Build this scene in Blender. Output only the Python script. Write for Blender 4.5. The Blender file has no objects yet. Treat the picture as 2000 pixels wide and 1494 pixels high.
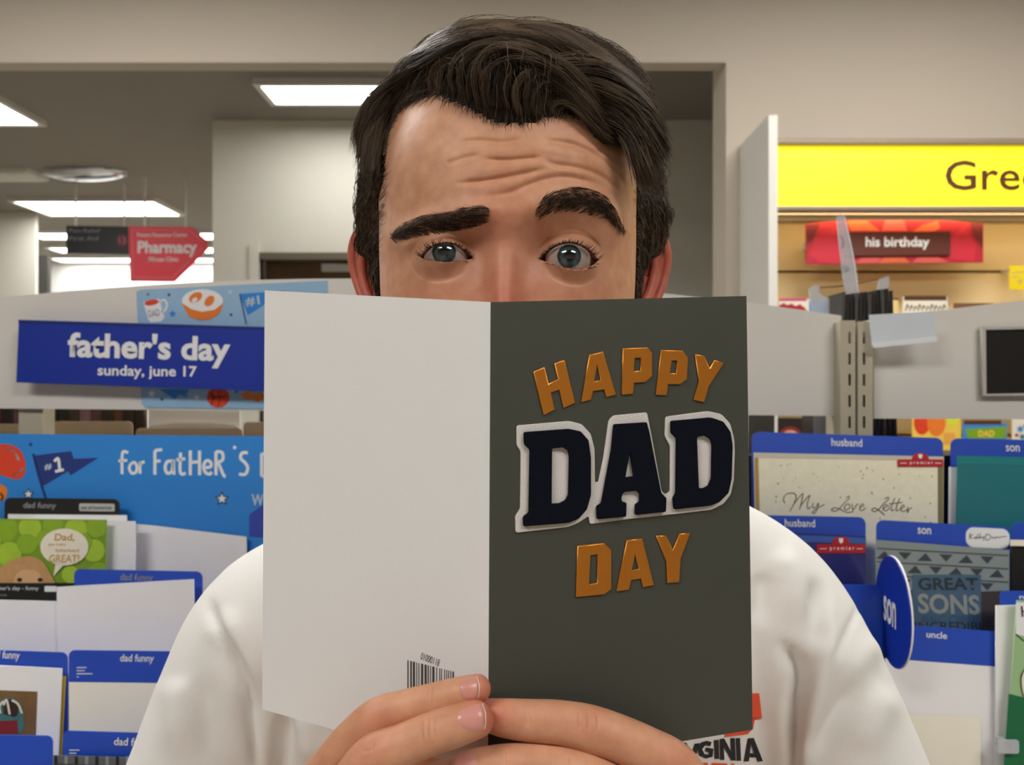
import bpy, bmesh, math, random
import numpy as np
from mathutils import Vector, Matrix

random.seed(7)
np.random.seed(7)
scene = bpy.context.scene
COL = scene.collection

# ------------------------------------------------------------------ camera, world, exposure
F = 1650.0                      # focal length in pixels of the 2000 x 1494 frame
CX, CY, CAMZ = 1000.0, 747.0, 1.60
cam_data = bpy.data.cameras.new('camera')
cam_data.sensor_width = 36.0
cam_data.lens = 36.0 * F / 2000.0
cam_data.clip_start = 0.02
cam_data.dof.use_dof = True
cam_data.dof.focus_distance = 0.39
cam_data.dof.aperture_fstop = 17.0
cam = bpy.data.objects.new('camera', cam_data)
COL.objects.link(cam)
cam.location = (0, 0, CAMZ)
cam.rotation_euler = (math.radians(90), 0, 0)
scene.camera = cam

world = bpy.data.worlds.new('world')
scene.world = world
world.use_nodes = True
world.node_tree.nodes['Background'].inputs[0].default_value = (1.0, 0.97, 0.93, 1)
world.node_tree.nodes['Background'].inputs[1].default_value = 0.25

scene.view_settings.view_transform = 'Standard'
scene.view_settings.look = 'None'
scene.view_settings.gamma = 1.0
scene.view_settings.use_curve_mapping = False
scene.view_settings.exposure = 1.2

LAMP = 7.0                      # radiance of the fluorescent ceiling panels


# ------------------------------------------------------------------ helpers
def lin(c):
    out = []
    for v in c[:3]:
        v = v / 255.0
        out.append(v / 12.92 if v <= 0.04045 else ((v + 0.055) / 1.055) ** 2.4)
    return (out[0], out[1], out[2], 1.0)


MATS = {}


def mat(name, rgb, rough=0.6, metal=0.0, var=0.06, scale=30.0, bump=0.0, bscale=400.0, emit=0.0,
        coat=0.0, spec=0.5, alpha=1.0, trans=0.0, sheen=0.0):
    if name in MATS:
        return MATS[name]
    m = bpy.data.materials.new(name)
    m.use_nodes = True
    nt = m.node_tree
    b = nt.nodes['Principled BSDF']
    b.inputs['Roughness'].default_value = rough
    b.inputs['Metallic'].default_value = metal
    b.inputs['Specular IOR Level'].default_value = spec
    b.inputs['Coat Weight'].default_value = coat
    b.inputs['Coat Roughness'].default_value = 0.08
    b.inputs['Alpha'].default_value = alpha
    b.inputs['Transmission Weight'].default_value = trans
    b.inputs['Sheen Weight'].default_value = sheen
    c = lin(rgb)
    tc = nt.nodes.new('ShaderNodeTexCoord')
    if var > 0:
        nz = nt.nodes.new('ShaderNodeTexNoise')
        nz.inputs['Scale'].default_value = scale
        nz.inputs['Detail'].default_value = 4
        nt.links.new(tc.outputs['Object'], nz.inputs['Vector'])
        mx = nt.nodes.new('ShaderNodeMix')
        mx.data_type = 'RGBA'
        mx.inputs['A'].default_value = tuple(max(0, x * (1 - var)) for x in c[:3]) + (1,)
        mx.inputs['B'].default_value = tuple(min(1, x * (1 + var)) for x in c[:3]) + (1,)
        nt.links.new(nz.outputs['Fac'], mx.inputs['Factor'])
        nt.links.new(mx.outputs['Result'], b.inputs['Base Color'])
        if emit > 0:
            nt.links.new(mx.outputs['Result'], b.inputs['Emission Color'])
    else:
        b.inputs['Base Color'].default_value = c
        b.inputs['Emission Color'].default_value = c
    if emit > 0:
        b.inputs['Emission Strength'].default_value = emit
    if bump > 0:
        n2 = nt.nodes.new('ShaderNodeTexNoise')
        n2.inputs['Scale'].default_value = bscale
        n2.inputs['Detail'].default_value = 3
        nt.links.new(tc.outputs['Object'], n2.inputs['Vector'])
        bp = nt.nodes.new('ShaderNodeBump')
        bp.inputs['Strength'].default_value = bump
        bp.inputs['Distance'].default_value = 0.002
        nt.links.new(n2.outputs['Fac'], bp.inputs['Height'])
        nt.links.new(bp.outputs['Normal'], b.inputs['Normal'])
    MATS[name] = m
    return m


def P(px, py, d):
    """point seen at pixel (px, py) at depth d metres in front of the camera"""
    return Vector(((px - CX) / F * d, d, CAMZ - (py - CY) / F * d))


def tag(o, label=None, cat=None, group=None, kind=None):
    if label:
        o['label'] = label
    if cat:
        o['category'] = cat
    if group:
        o['group'] = group
    if kind:
        o['kind'] = kind
    return o


def put(o, parent=None):
    COL.objects.link(o)
    if parent is not None:
        o.parent = parent
        o.matrix_parent_inverse = parent.matrix_basis.inverted()
    return o


def thing(name, label, cat, loc=(0, 0, 0), group=None):
    o = bpy.data.objects.new(name, None)
    o.empty_display_size = 0.02
    o.location = loc
    COL.objects.link(o)
    return tag(o, label, cat, group)


def recenter(o):
    """move a mesh object's origin to the middle of its base"""
    me = o.data
    n = len(me.vertices)
    co = np.empty(n * 3)
    me.vertices.foreach_get('co', co)
    co = co.reshape(-1, 3)
    c = np.array([(co[:, 0].min() + co[:, 0].max()) / 2, (co[:, 1].min() + co[:, 1].max()) / 2, co[:, 2].min()])
    me.vertices.foreach_set('co', (co - c).ravel())
    o.matrix_basis = o.matrix_basis @ Matrix.Translation(Vector(c))


def mesh_obj(name, verts, faces, m, parent=None, smooth=False):
    me = bpy.data.meshes.new(name)
    me.from_pydata([tuple(v) for v in verts], [], faces)
    me.materials.append(m)
    if smooth:
        me.shade_smooth()
    o = bpy.data.objects.new(name, me)
    if parent is None:
        recenter(o)
    return put(o, parent)


def np_mesh(name, V, Q, m, parent=None, smooth=True):
    """fast mesh from arrays; Q is (n,4) or (n,3)"""
    me = bpy.data.meshes.new(name)
    V = np.asarray(V, dtype=np.float32)
    Q = np.asarray(Q, dtype=np.int32)
    k = Q.shape[1]
    me.vertices.add(len(V))
    me.vertices.foreach_set('co', V.ravel())
    me.loops.add(Q.size)
    me.loops.foreach_set('vertex_index', Q.ravel())
    me.polygons.add(len(Q))
    me.polygons.foreach_set('loop_start', np.arange(len(Q), dtype=np.int32) * k)
    me.polygons.foreach_set('loop_total', np.full(len(Q), k, dtype=np.int32))
    me.update(calc_edges=True)
    me.validate()
    if m:
        me.materials.append(m)
    if smooth:
        me.shade_smooth()
    o = bpy.data.objects.new(name, me)
    return put(o, parent)


def box(name, lo, hi, m, parent=None, bevel=0.0):
    bm = bmesh.new()
    bmesh.ops.create_cube(bm, size=1.0)
    lo, hi = Vector(lo), Vector(hi)
    for v in bm.verts:
        v.co = Vector((lo[i] + (v.co[i] + 0.5) * (hi[i] - lo[i]) for i in range(3)))
    if bevel > 0:
        bmesh.ops.bevel(bm, geom=bm.edges[:], offset=bevel, segments=2, affect='EDGES', profile=0.5)
    me = bpy.data.meshes.new(name)
    bm.to_mesh(me)
    bm.free()
    me.materials.append(m)
    o = bpy.data.objects.new(name, me)
    if parent is None:
        recenter(o)
    return put(o, parent)


class Plane:
    """a real plane in the room: through the point seen at (px, py) at depth d, leaning back by tilt, turned by yaw"""
    def __init__(self, d, px=1000, py=747, tilt=0.0, yaw=0.0, pts=None):
        if pts:
            a, b, c = pts                     # origin, right-hand point, upper point
            self.o = a
            u = (b - a).normalized()
            n = u.cross(c - a).normalized()
            if n.y > 0:
                n = -n
            self.n = n
            self.v = (c - a).normalized()
            self.u = self.v.cross(n).normalized()
        else:
            self.o = P(px, py, d)
            R = Matrix.Rotation(math.radians(yaw), 3, 'Z')
            t = math.radians(tilt)
            self.u = R @ Vector((1, 0, 0))
            self.v = R @ Vector((0, math.sin(t), math.cos(t)))
            self.n = self.u.cross(self.v)

    def hit(self, px, py):
        c = Vector((0, 0, CAMZ))
        r = P(px, py, 1.0) - c
        return c + r * ((self.o - c).dot(self.n) / r.dot(self.n))

    def loc(self, px, py):
        w = self.hit(px, py) - self.o
        return (w.dot(self.u), w.dot(self.v))

    def world(self, a, b, off=0.0):
        return self.o + self.u * a + self.v * b + self.n * off

    def matrix(self, off=0.0):
        M = Matrix.Identity(4)
        o = self.o + self.n * off
        for i in range(3):
            M[i][0], M[i][1], M[i][2], M[i][3] = self.u[i], self.v[i], self.n[i], o[i]
        return M

    def shift(self, off):
        q = Plane.__new__(Plane)
        q.o, q.u, q.v, q.n = self.o + self.n * off, self.u, self.v, self.n
        return q


def shape(name, pl, polys, m, off=0.0, thick=0.0006, parent=None, bevel=0.0, label=None):
    """a flat piece with thickness lying on a plane; polys = outlines (first) and holes, in pixels"""
    cu = bpy.data.curves.new(name, 'CURVE')
    cu.dimensions = '2D'
    cu.fill_mode = 'BOTH'
    for poly in polys:
        sp = cu.splines.new('POLY')
        sp.points.add(len(poly) - 1)
        for q, (x, y) in zip(sp.points, poly):
            a, b = pl.loc(x, y)
            q.co = (a, b, 0, 1)
        sp.use_cyclic_u = True
    cu.extrude = max(thick / 2 - bevel, 0.00005)
    if bevel > 0:
        cu.bevel_depth = bevel
        cu.bevel_resolution = 1
        cu.offset = -bevel
    tmp = bpy.data.objects.new(name, cu)
    me = bpy.data.meshes.new_from_object(tmp)
    me.name = name
    bpy.data.objects.remove(tmp)
    bpy.data.curves.remove(cu)
    me.transform(pl.matrix(off + thick / 2))
    me.materials.clear()
    me.materials.append(m)
    o = bpy.data.objects.new(name, me)
    if parent is None:
        recenter(o)
    put(o, parent)
    if label:
        o['label'] = label
    return o


def text(name, pl, s, x0, y0, x1, y1, m, off=0.0, bold=0.0, shear=0.0, rot=0.0, thick=0.0003, parent=None, keep=False):
    """lettering fitted to the pixel box (x0, y0, x1, y1) on a plane"""
    cu = bpy.data.curves.new(name, 'FONT')
    cu.body = s
    cu.size = 1.0
    cu.shear = shear
    cu.offset = bold
    cu.resolution_u = 3
    cu.fill_mode = 'FRONT'
    tmp = bpy.data.objects.new(name, cu)
    me = bpy.data.meshes.new_from_object(tmp)
    me.name = name
    bpy.data.objects.remove(tmp)
    bpy.data.curves.remove(cu)
    n = len(me.vertices)
    co = np.empty(n * 3, dtype=np.float32)
    me.vertices.foreach_get('co', co)
    co = co.reshape(-1, 3)
    mn, mxx = co.min(0), co.max(0)
    A, B = pl.loc(x0, y1), pl.loc(x1, y0)
    sx = (B[0] - A[0]) / max(mxx[0] - mn[0], 1e-6)
    sy = (B[1] - A[1]) / max(mxx[1] - mn[1], 1e-6)
    if keep:
        sx = sy = min(sx, sy)
    X = (co[:, 0] - mn[0]) * sx
    Y = (co[:, 1] - mn[1]) * sy
    w, h = (mxx[0] - mn[0]) * sx, (mxx[1] - mn[1]) * sy
    r = math.radians(rot)
    X, Y = X - w / 2, Y - h / 2
    X, Y = X * math.cos(r) - Y * math.sin(r), X * math.sin(r) + Y * math.cos(r)
    cx_, cy_ = (A[0] + B[0]) / 2, (A[1] + B[1]) / 2
    co[:, 0], co[:, 1], co[:, 2] = X + cx_, Y + cy_, 0
    me.vertices.foreach_set('co', co.ravel())
    me.transform(pl.matrix(off + thick))
    me.materials.clear()
    me.materials.append(m)
    o = bpy.data.objects.new(name, me)
    return put(o, parent)


def smooth_line(pts, per=8):
    """Catmull-Rom through 2D or 3D points"""
    p = np.array(pts, dtype=float)
    if len(p) < 3:
        return p
    ext = np.vstack([2 * p[0] - p[1], p, 2 * p[-1] - p[-2]])
    out = []
    for i in range(1, len(ext) - 2):
        a, b, c, d = ext[i - 1], ext[i], ext[i + 1], ext[i + 2]
        for k in range(per):
            t = k / per
            out.append(0.5 * ((2 * b) + (c - a) * t + (2 * a - 5 * b + 4 * c - d) * t * t + (-a + 3 * b - 3 * c + d) * t ** 3))
    out.append(p[-1])
    return np.array(out)


def ribbon(name, pl, lines, width, m, off=0.0, parent=None, taper=False):
    """ink strokes: polylines in pixels with a stroke width in pixels, one mesh"""
    V, Fc = [], []
    for ln in lines:
        q = smooth_line(ln, 6)
        n = len(q)
        tan = np.gradient(q, axis=0)
        nr = np.stack([-tan[:, 1], tan[:, 0]], 1)
        nr /= np.maximum(np.linalg.norm(nr, axis=1, keepdims=True), 1e-6)
        base = len(V)
        for i in range(n):
            w = width / 2
            if taper:
                w *= 0.35 + 0.65 * math.sin(math.pi * i / (n - 1))
            for s in (-1, 1):
                a, b = pl.loc(q[i, 0] + nr[i, 0] * w * s, q[i, 1] + nr[i, 1] * w * s)
                V.append(pl.world(a, b, off))
        for i in range(n - 1):
            Fc.append((base + 2 * i, base + 2 * i + 1, base + 2 * i + 3, base + 2 * i + 2))
    return mesh_obj(name, V, Fc, m, parent)


def rrect(x0, y0, x1, y1, r=0, corners='tl tr br bl', slope=0.0):
    pts = []
    spec = [('tl', x0 + r, y0 + r, 180), ('tr', x1 - r, y0 + r, 270), ('br', x1 - r, y1 - r, 0), ('bl', x0 + r, y1 - r, 90)]
    full = {'tl': (x0, y0), 'tr': (x1, y0), 'br': (x1, y1), 'bl': (x0, y1)}
    for k, cx, cy, a in spec:
        if r > 0 and k in corners.split():
            for i in range(6):
                t = math.radians(a + 90 * i / 5)
                pts.append((cx + r * math.cos(t), cy + r * math.sin(t)))
        else:
            pts.append(full[k])
    return [(x, y + slope * (x - x0)) for x, y in pts]


def ell(cx, cy, rx, ry, n=24, rot=0.0):
    c, s = math.cos(math.radians(rot)), math.sin(math.radians(rot))
    out = []
    for i in range(n):
        t = 2 * math.pi * i / n
        x, y = rx * math.cos(t), ry * math.sin(t)
        out.append((cx + x * c - y * s, cy + x * s + y * c))
    return out


def star(cx, cy, r, k=5, inner=0.45, rot=-90):
    out = []
    for i in range(2 * k):
        t = math.radians(rot + 180 * i / k)
        q = r if i % 2 == 0 else r * inner
        out.append((cx + q * math.cos(t), cy + q * math.sin(t)))
    return out


# ------------------------------------------------------------------ palette
M_wall = mat('wall_paint', (200, 188, 172), 0.85, var=0.03, scale=3, bump=0.05, bscale=120)
M_wall_white = mat('white_wall_paint', (226, 222, 210), 0.85, var=0.03, scale=3)
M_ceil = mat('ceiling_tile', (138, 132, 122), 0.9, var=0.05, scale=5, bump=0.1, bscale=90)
M_floor = mat('vinyl_floor', (200, 192, 180), 0.35, var=0.08, scale=4)
M_lamp = mat('lamp_diffuser', (251, 250, 246), 0.5, var=0.0, emit=LAMP)
M_lampframe = mat('lamp_frame', (225, 222, 215), 0.5)
M_white = mat('white_card_stock', (248, 246, 243), 0.6, var=0.03, bump=0.02, bscale=900)
M_env = mat('white_envelope_paper', (246, 243, 245), 0.75, var=0.03, bump=0.03, bscale=700)
M_cream = mat('cream_paper', (250, 243, 226), 0.7, var=0.03)
M_blue = mat('royal_blue_divider', (36, 78, 192), 0.38, var=0.05, scale=12)
M_blue_d = mat('deep_blue_sign', (12, 48, 160), 0.4, var=0.04)
M_banner = mat('sky_blue_banner', (40, 136, 222), 0.45, var=0.06, scale=8)
M_navy = mat('navy_print', (22, 50, 128), 0.5)
M_black = mat('black_card', (18, 17, 17), 0.4)
M_dark = mat('dark_rack', (38, 34, 32), 0.5)
M_putty = mat('putty_header_board', (226, 221, 213), 0.55, var=0.03, scale=6)
M_post = mat('putty_metal_post', (190, 180, 158), 0.4)
M_print_w = mat('white_print', (240, 240, 242), 0.5, var=0)
M_print_k = mat('black_print', (26, 24, 24), 0.5, var=0)
M_print_g = mat('grey_print', (150, 150, 158), 0.5, var=0)
M_orange = mat('orange_print', (236, 128, 34), 0.5)
M_redor = mat('red_orange_print', (226, 66, 30), 0.5)
M_red = mat('crimson_badge', (186, 22, 34), 0.4)
M_gold = mat('gold_edge', (190, 156, 96), 0.35, metal=0.5)
# ================================================================== THE SETTING
CEIL = 2.95


def struct(o):
    o['kind'] = 'structure'
    return o


struct(box('floor', (-7, -3.0, -0.1), (4.2, 12.2, 0.0), M_floor))
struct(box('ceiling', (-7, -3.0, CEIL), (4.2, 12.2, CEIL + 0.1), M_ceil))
struct(box('wall_front', (-7, -3.1, 0), (4.2, -3.0, CEIL), M_wall))
struct(box('wall_left', (-7.1, -3.0, 0), (-7.0, 12.2, CEIL), M_wall))
struct(box('wall_right', (4.2, -3.0, 0), (4.3, 12.2, CEIL), M_wall))
struct(box('wall_far', (-7, 12.1, 0), (4.2, 12.2, CEIL), M_wall_white))
# wall with the wide opening into the pharmacy side: pier and the beam over the opening
JX = 418 / F * 2.6
wb = thing('wall_back', None, None, (JX, 2.6, 0))
wb['kind'] = 'structure'
box('pier', (JX, 2.6, 0), (4.2, 2.77, CEIL), M_wall, wb)
box('beam', (-7, 2.6, CAMZ + 625 / F * 2.6), (JX, 2.67, CEIL), M_wall, wb)
# white block wall with the stockroom door behind the opening
WD = 4.35
wx = (415 - CX) / F * WD
dx0, dx1 = (508 - CX) / F * WD, (508 - CX) / F * WD + 0.92
dz = CAMZ + (CY - 494) / F * WD
wm = thing('wall_middle', None, None, (wx, WD, 0))
wm['kind'] = 'structure'
box('wall_piece', (wx, WD, 0), (dx0, WD + 0.15, CEIL), M_wall_white, wm)
box('wall_piece', (dx1, WD, 0), (4.2, WD + 0.15, CEIL), M_wall_white, wm)
box('wall_piece', (dx0, WD, dz), (dx1, WD + 0.15, CEIL), M_wall_white, wm)
box('wall_piece', (wx, WD + 0.15, 0), (wx + 0.15, 9.0, CEIL), M_wall_white, wm)
M_door = mat('dark_oak_door', (98, 72, 42), 0.5, var=0.35, scale=6)
M_frame = mat('door_frame_paint', (112, 102, 86), 0.5)
dr = thing('door_1', None, None, (dx0, WD, 0))
dr['kind'] = 'structure'
box('door_frame', (dx0 - 0.05, WD - 0.02, 0), (dx0, WD + 0.05, dz + 0.05), M_wall_white, dr)
box('door_frame', (dx1, WD - 0.02, 0), (dx1 + 0.05, WD + 0.05, dz + 0.05), M_wall_white, dr)
box('door_header', (dx0, WD - 0.02, dz - 0.035), (dx1, WD + 0.06, dz), M_frame, dr)
box('door_leaf', (dx0, WD + 0.10, 0.01), (dx1, WD + 0.145, dz - 0.03), M_door, dr)
box('door_closer', (dx0 + 0.30, WD + 0.07, dz - 0.085), (dx0 + 0.52, WD + 0.1, dz - 0.045), M_lampframe, dr)
# pillar at the far left, dark window post and the bright counter wall beyond
px_ = (70 - CX) / F * 6.7
struct(box('wall_pillar', (-7, 6.7, 0), (px_, 6.73, CEIL), M_wall_white))
struct(box('trim_1', (-3.90, 6.85, 0), (-3.765, 6.90, CAMZ + 1.03), mat('dark_post', (70, 68, 66), 0.5)))
struct(box('wall_counter', (-6.0, 9.4, 0), (-2.6, 9.6, CEIL), mat('bright_white_wall', (246, 246, 244), 0.7, var=0.02)))


def ceiling_light(x0, x1, y0, y1, label, group):
    t = thing('ceiling_light', label, 'light', ((x0 + x1) / 2, (y0 + y1) / 2, CEIL - 0.03), group)
    w = 0.03
    V = []
    for s, z in ((0, CEIL + 0.001), (0, CEIL - 0.03)):
        V += [(x0, y0, z), (x1, y0, z), (x1, y1, z), (x0, y1, z)]
    for z in (CEIL + 0.001, CEIL - 0.03):
        V += [(x0 + w, y0 + w, z), (x1 - w, y0 + w, z), (x1 - w, y1 - w, z), (x0 + w, y1 - w, z)]
    Fc = []
    for i in range(4):
        j = (i + 1) % 4
        Fc += [(i, j, 4 + j, 4 + i), (8 + i, 12 + i, 12 + j, 8 + j), (4 + i, 4 + j, 12 + j, 12 + i), (i, 8 + i, 8 + j, j)]
    mesh_obj('frame', V, Fc, M_lampframe, t)
    box('diffuser', (x0 + w, y0 + w, CEIL - 0.024), (x1 - w, y1 - w, CEIL - 0.012), M_lamp, t)
    return t


g = 'fluorescent panels in the ceiling beyond the opening'
ceiling_light(-1.15, -0.35, 3.74, 4.04, 'bright ceiling panel just in front of the white wall with the door', g)
ceiling_light(-3.63, -2.40, 3.86, 4.36, 'bright ceiling panel over the open floor left of the white wall', g)
ceiling_light(-3.68, -2.60, 6.16, 6.72, 'bright ceiling panel above the black and red hanging signs', g)
ceiling_light(-4.35, -2.62, 7.48, 7.82, 'bright ceiling strip right behind the top of the black hanging sign', g)
ceiling_light(-4.60, -2.80, 8.30, 8.62, 'bright ceiling strip second behind the black hanging sign', g)
ceiling_light(-4.95, -2.95, 9.00, 9.30, 'bright ceiling strip over the white counter wall', g)
g = 'fluorescent panels over the greeting card aisle'
for x0, y0 in ((-1.75, -1.15), (0.55, -1.15)):
    ceiling_light(x0, x0 + 1.22, y0, y0 + 0.61, 'bright ceiling panel over the aisle in front of the card rack', g)
for x0 in (-1.75, 0.55):
    ceiling_light(x0, x0 + 1.22, 1.15, 1.76, 'bright ceiling panel between the card rack and the yellow sign wall', g)

# half dome security mirror on the ceiling
M_mirror = mat('mirror_acrylic', (205, 210, 215), 0.06, metal=1.0, var=0.15, scale=25)
t = thing('ceiling_mirror', 'silvery half dome mirror on the ceiling above the red arrow sign', 'mirror', ((165 - CX) / F * 5.4, 5.4, CEIL - 0.16))
V, Fc = [], []
cxm, R_ = (165 - CX) / F * 5.4, 0.27
for i in range(9):
    a = math.pi / 2 * i / 8
    for j in range(33):
        b = 2 * math.pi * j / 32
        V.append((cxm + R_ * math.cos(a) * math.cos(b), 5.4 + 0.13 * math.cos(a) * math.sin(b), CEIL - 0.004 - 0.055 * math.sin(a)))
for i in range(8):
    for j in range(32):
        Fc.append((i * 33 + j, i * 33 + j + 1, (i + 1) * 33 + j + 1, (i + 1) * 33 + j))
mesh_obj('dome', V, Fc, M_mirror, t, True)
box('rim', (cxm - R_, 5.4 - 0.012, CEIL - 0.03), (cxm + R_, 5.4 + 0.012, CEIL), M_lampframe, t)
# white ceiling unit next to it
t = thing('ceiling_vent', 'white boxy ceiling vent beside the dome mirror', 'vent', ((30 - CX) / F * 5.4, 5.4, CEIL - 0.1))
vx0, vx1 = (-60 - CX) / F * 5.4, (70 - CX) / F * 5.4
box('housing', (vx0, 5.30, CEIL - 0.03), (vx1, 5.55, CEIL), M_lampframe, t)
for k in range(5):
    box('slat', (vx0 + 0.02, 5.31 + k * 0.046, CEIL - 0.040), (vx1 - 0.02, 5.335 + k * 0.046, CEIL - 0.029), M_lampframe, t)

# hanging signs
SG = Plane(5.6, 330, 497)
M_signred = mat('pharmacy_red', (236, 46, 66), 0.45, var=0.03)
t = thing('pharmacy_sign', 'red arrow shaped hanging sign reading Pharmacy', 'sign', SG.hit(320, 550))
arrow = [(255, 443), (378, 445), (405, 470), (407, 487), (342, 551), (258, 550)]
shape('sign_board', SG, [arrow], M_signred, 0, 0.03, t)
ribbon('border', SG, [[(262, 450), (374, 452)], [(374, 452), (399, 473)], [(399, 485), (340, 544)], [(340, 544), (264, 543)], [(264, 543), (262, 450)]], 2.0,
       mat('light_red_border', (238, 110, 122), 0.5), 0.031, t)
text('lettering', SG, 'Pharmacy', 273, 472, 388, 503, M_print_w, 0.031, bold=0.03, parent=t)
text('lettering', SG, 'Patient Resource Center', 272, 456, 370, 464, M_print_w, 0.031, bold=0.01, parent=t)
text('lettering', SG, 'Minute Clinic', 295, 503, 352, 512, M_print_w, 0.031, bold=0.01, parent=t)
for x in (285, 365):
    a = SG.hit(x, 446)
    box('hanger', (a.x - 0.006, a.y - 0.02, a.z - 0.01), (a.x + 0.006, a.y - 0.01, CEIL), M_lampframe, t)
SG2 = Plane(5.75, 195, 470)
t = thing('aisle_sign', 'black rectangular hanging sign next to the red arrow sign', 'sign', SG2.hit(195, 497))
shape('sign_board', SG2, [[(134, 442), (262, 444), (262, 498), (134, 496)]], mat('sign_black', (30, 29, 32), 0.45), 0, 0.03, t)
text('lettering', SG2, 'Pain', 140, 448, 163, 456, M_print_g, 0.031, parent=t)
text('lettering', SG2, 'Relief', 168, 448, 200, 456, M_print_g, 0.031, parent=t)
text('lettering', SG2, 'First Aid', 140, 463, 196, 471, M_print_g, 0.031, parent=t)
shape('number_disc', SG2, [ell(243, 471, 11, 12)], mat('dark_red_disc', (130, 24, 44), 0.5), 0.03, 0.004, t)
text('lettering', SG2, '13', 237, 464, 250, 478, M_print_g, 0.035, parent=t)
for x in (150, 245):
    a = SG2.hit(x, 445)
    box('hanger', (a.x - 0.006, a.y - 0.02, a.z - 0.01), (a.x + 0.006, a.y - 0.01, CEIL), M_lampframe, t)

# ================================================================== WALL DISPLAY UNDER THE YELLOW SIGN
WX0 = 510 / F * 2.30                  # side panel position
M_lamin = mat('white_laminate', (226, 222, 214), 0.45, var=0.03)
M_creamy = mat('cream_back_panel', (240, 218, 168), 0.6, var=0.04, scale=8)
t = thing('wall_display', 'cream wall display unit with a tall white side panel', 'display unit', (WX0 + 1.2, 2.45, 0))
box('side_panel', (WX0 - 0.012, 2.30, 0), (WX0 + 0.012, 2.598, CAMZ + 522 / F * 2.3), M_lamin, t)
bz = [0.0, 0.45, 0.90, CAMZ - (850 - CY) / F * 2.55, CAMZ - (700 - CY) / F * 2.55, CAMZ - (530 - CY) / F * 2.55, CAMZ + (CY - 432) / F * 2.55]
for a, b in zip(bz[:-1], bz[1:]):
    box('back_panel', (WX0 + 0.012, 2.555, a + 0.004), (3.2, 2.598, b - 0.004), M_creamy, t, 0.002)
box('base_deck', (WX0 + 0.012, 2.12, 0), (3.2, 2.555, 0.16), M_lamin, t)
SHELF_Z = [CAMZ - (706 - CY) / F * 2.42, CAMZ - (942 - CY) / F * 2.42]
for z in SHELF_Z:
    box('shelf', (WX0 + 0.012, 2.37, z - 0.014), (3.2, 2.555, z), M_creamy, t)
box('valance', (WX0 + 0.012, 2.396, CAMZ + (CY - 430) / F * 2.4), (3.2, 2.402, CAMZ + (CY - 413.5) / F * 2.36), M_creamy, t)
box('added_fill_tube', (WX0 + 0.04, 2.414, CAMZ + (CY - 424) / F * 2.42), (3.15, 2.426, CAMZ + (CY - 418) / F * 2.42), mat('added_warm_glow', (255, 226, 170), 0.5, var=0, emit=5.0), t)  # unseen glowing tube, added behind the valance to brighten panel and header

# yellow light box sign
YP = Plane(2.36, 1760, 345)
M_yellow = mat('yellow_lit_face', (255, 236, 40), 0.35, var=0.03, scale=2, emit=0.40)


t = thing('light_box_sign', 'long glowing yellow sign with brown lettering above the wall display', 'sign', (2.0, 2.36, YP.hit(1760, 410).z))
M_rail = mat('taupe_metal_rail', (150, 134, 118), 0.4, metal=0.3)
yz = [YP.hit(1760, y).z for y in (270, 283, 403, 413)]
box('lit_face', (WX0 + 0.014, 2.372, yz[2]), (3.2, 2.39, yz[1]), M_yellow, t)
box('housing', (WX0 + 0.014, 2.39, yz[3] + 0.002), (3.2, 2.597, yz[0] - 0.002), M_rail, t)
box('top_rail', (WX0 + 0.014, 2.352, yz[1]), (3.2, 2.392, yz[0]), M_rail, t, 0.004)
box('bottom_rail', (WX0 + 0.014, 2.352, yz[3]), (3.2, 2.392, yz[2]), M_rail, t, 0.004)
YL = Plane(2.371, 1760, 345)
text('lettering', YL, 'Greeting', 1846, 313, 2178, 390, mat('brown_letters', (92, 46, 6), 0.5, var=0), 0.0005, bold=0.012, parent=t)

# arched "his birthday" header
HB = Plane(2.44, 1745, 470)
M_crim = mat('crimson_header', (186, 34, 52), 0.5)
arch = [(1573, 438), (1610, 434), (1660, 430), (1745, 427), (1830, 430), (1880, 434), (1918, 438), (1918, 513), (1745, 515), (1573, 517)]
t = thing('birthday_header', 'arched crimson header board with brown his birthday plate', 'sign', HB.hit(1745, 516))
shape('header_board', HB, [arch], M_crim, 0, 0.006, t)
M_pk = mat('coral_petal', (222, 92, 84), 0.5)
M_dk = mat('maroon_petal', (122, 36, 44), 0.5)
M_rd = mat('bright_red_petal', (208, 42, 62), 0.5)
M_or = mat('orange_petal', (224, 104, 62), 0.5)
for pts, m_ in (([(1573, 440), (1600, 437), (1586, 468), (1575, 480)], M_dk), ([(1893, 436), (1917, 439), (1917, 486), (1898, 460)], M_dk),
                ([(1720, 452), (1728, 428), (1762, 428), (1770, 452)], M_pk), ([(1652, 433), (1690, 431), (1718, 452), (1660, 452)], M_or),
                ([(1830, 432), (1834, 446), (1822, 453), (1780, 453), (1800, 440)], M_or), ([(1590, 465), (1640, 440), (1650, 514), (1605, 515), (1580, 500)], M_rd),
                ([(1848, 470), (1880, 445), (1905, 480), (1900, 512), (1850, 505)], M_rd), ([(1680, 504), (1720, 503), (1712, 514), (1668, 515)], M_pk),
                ([(1725, 503), (1765, 503), (1775, 514), (1712, 514)], M_or), ([(1790, 503), (1830, 503), (1852, 513), (1780, 514)], M_pk)):
    shape('petal', HB, [pts], m_, 0.006, 0.0006, t)
shape('name_plate', HB, [[(1655, 455), (1852, 453), (1852, 499), (1655, 501)]], mat('brown_plate', (96, 46, 34), 0.45), 0.0066, 0.006, t)
text('lettering', HB, 'his birthday', 1687, 464, 1811, 489, M_print_w, 0.0128, bold=0.025, parent=t)
for x in (1600, 1890):
    a = HB.hit(x, 470)
    box('bracket', (a.x - 0.01, a.y + 0.0, a.z - 0.01), (a.x + 0.01, 2.556, a.z + 0.01), M_lamin, t)

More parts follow.
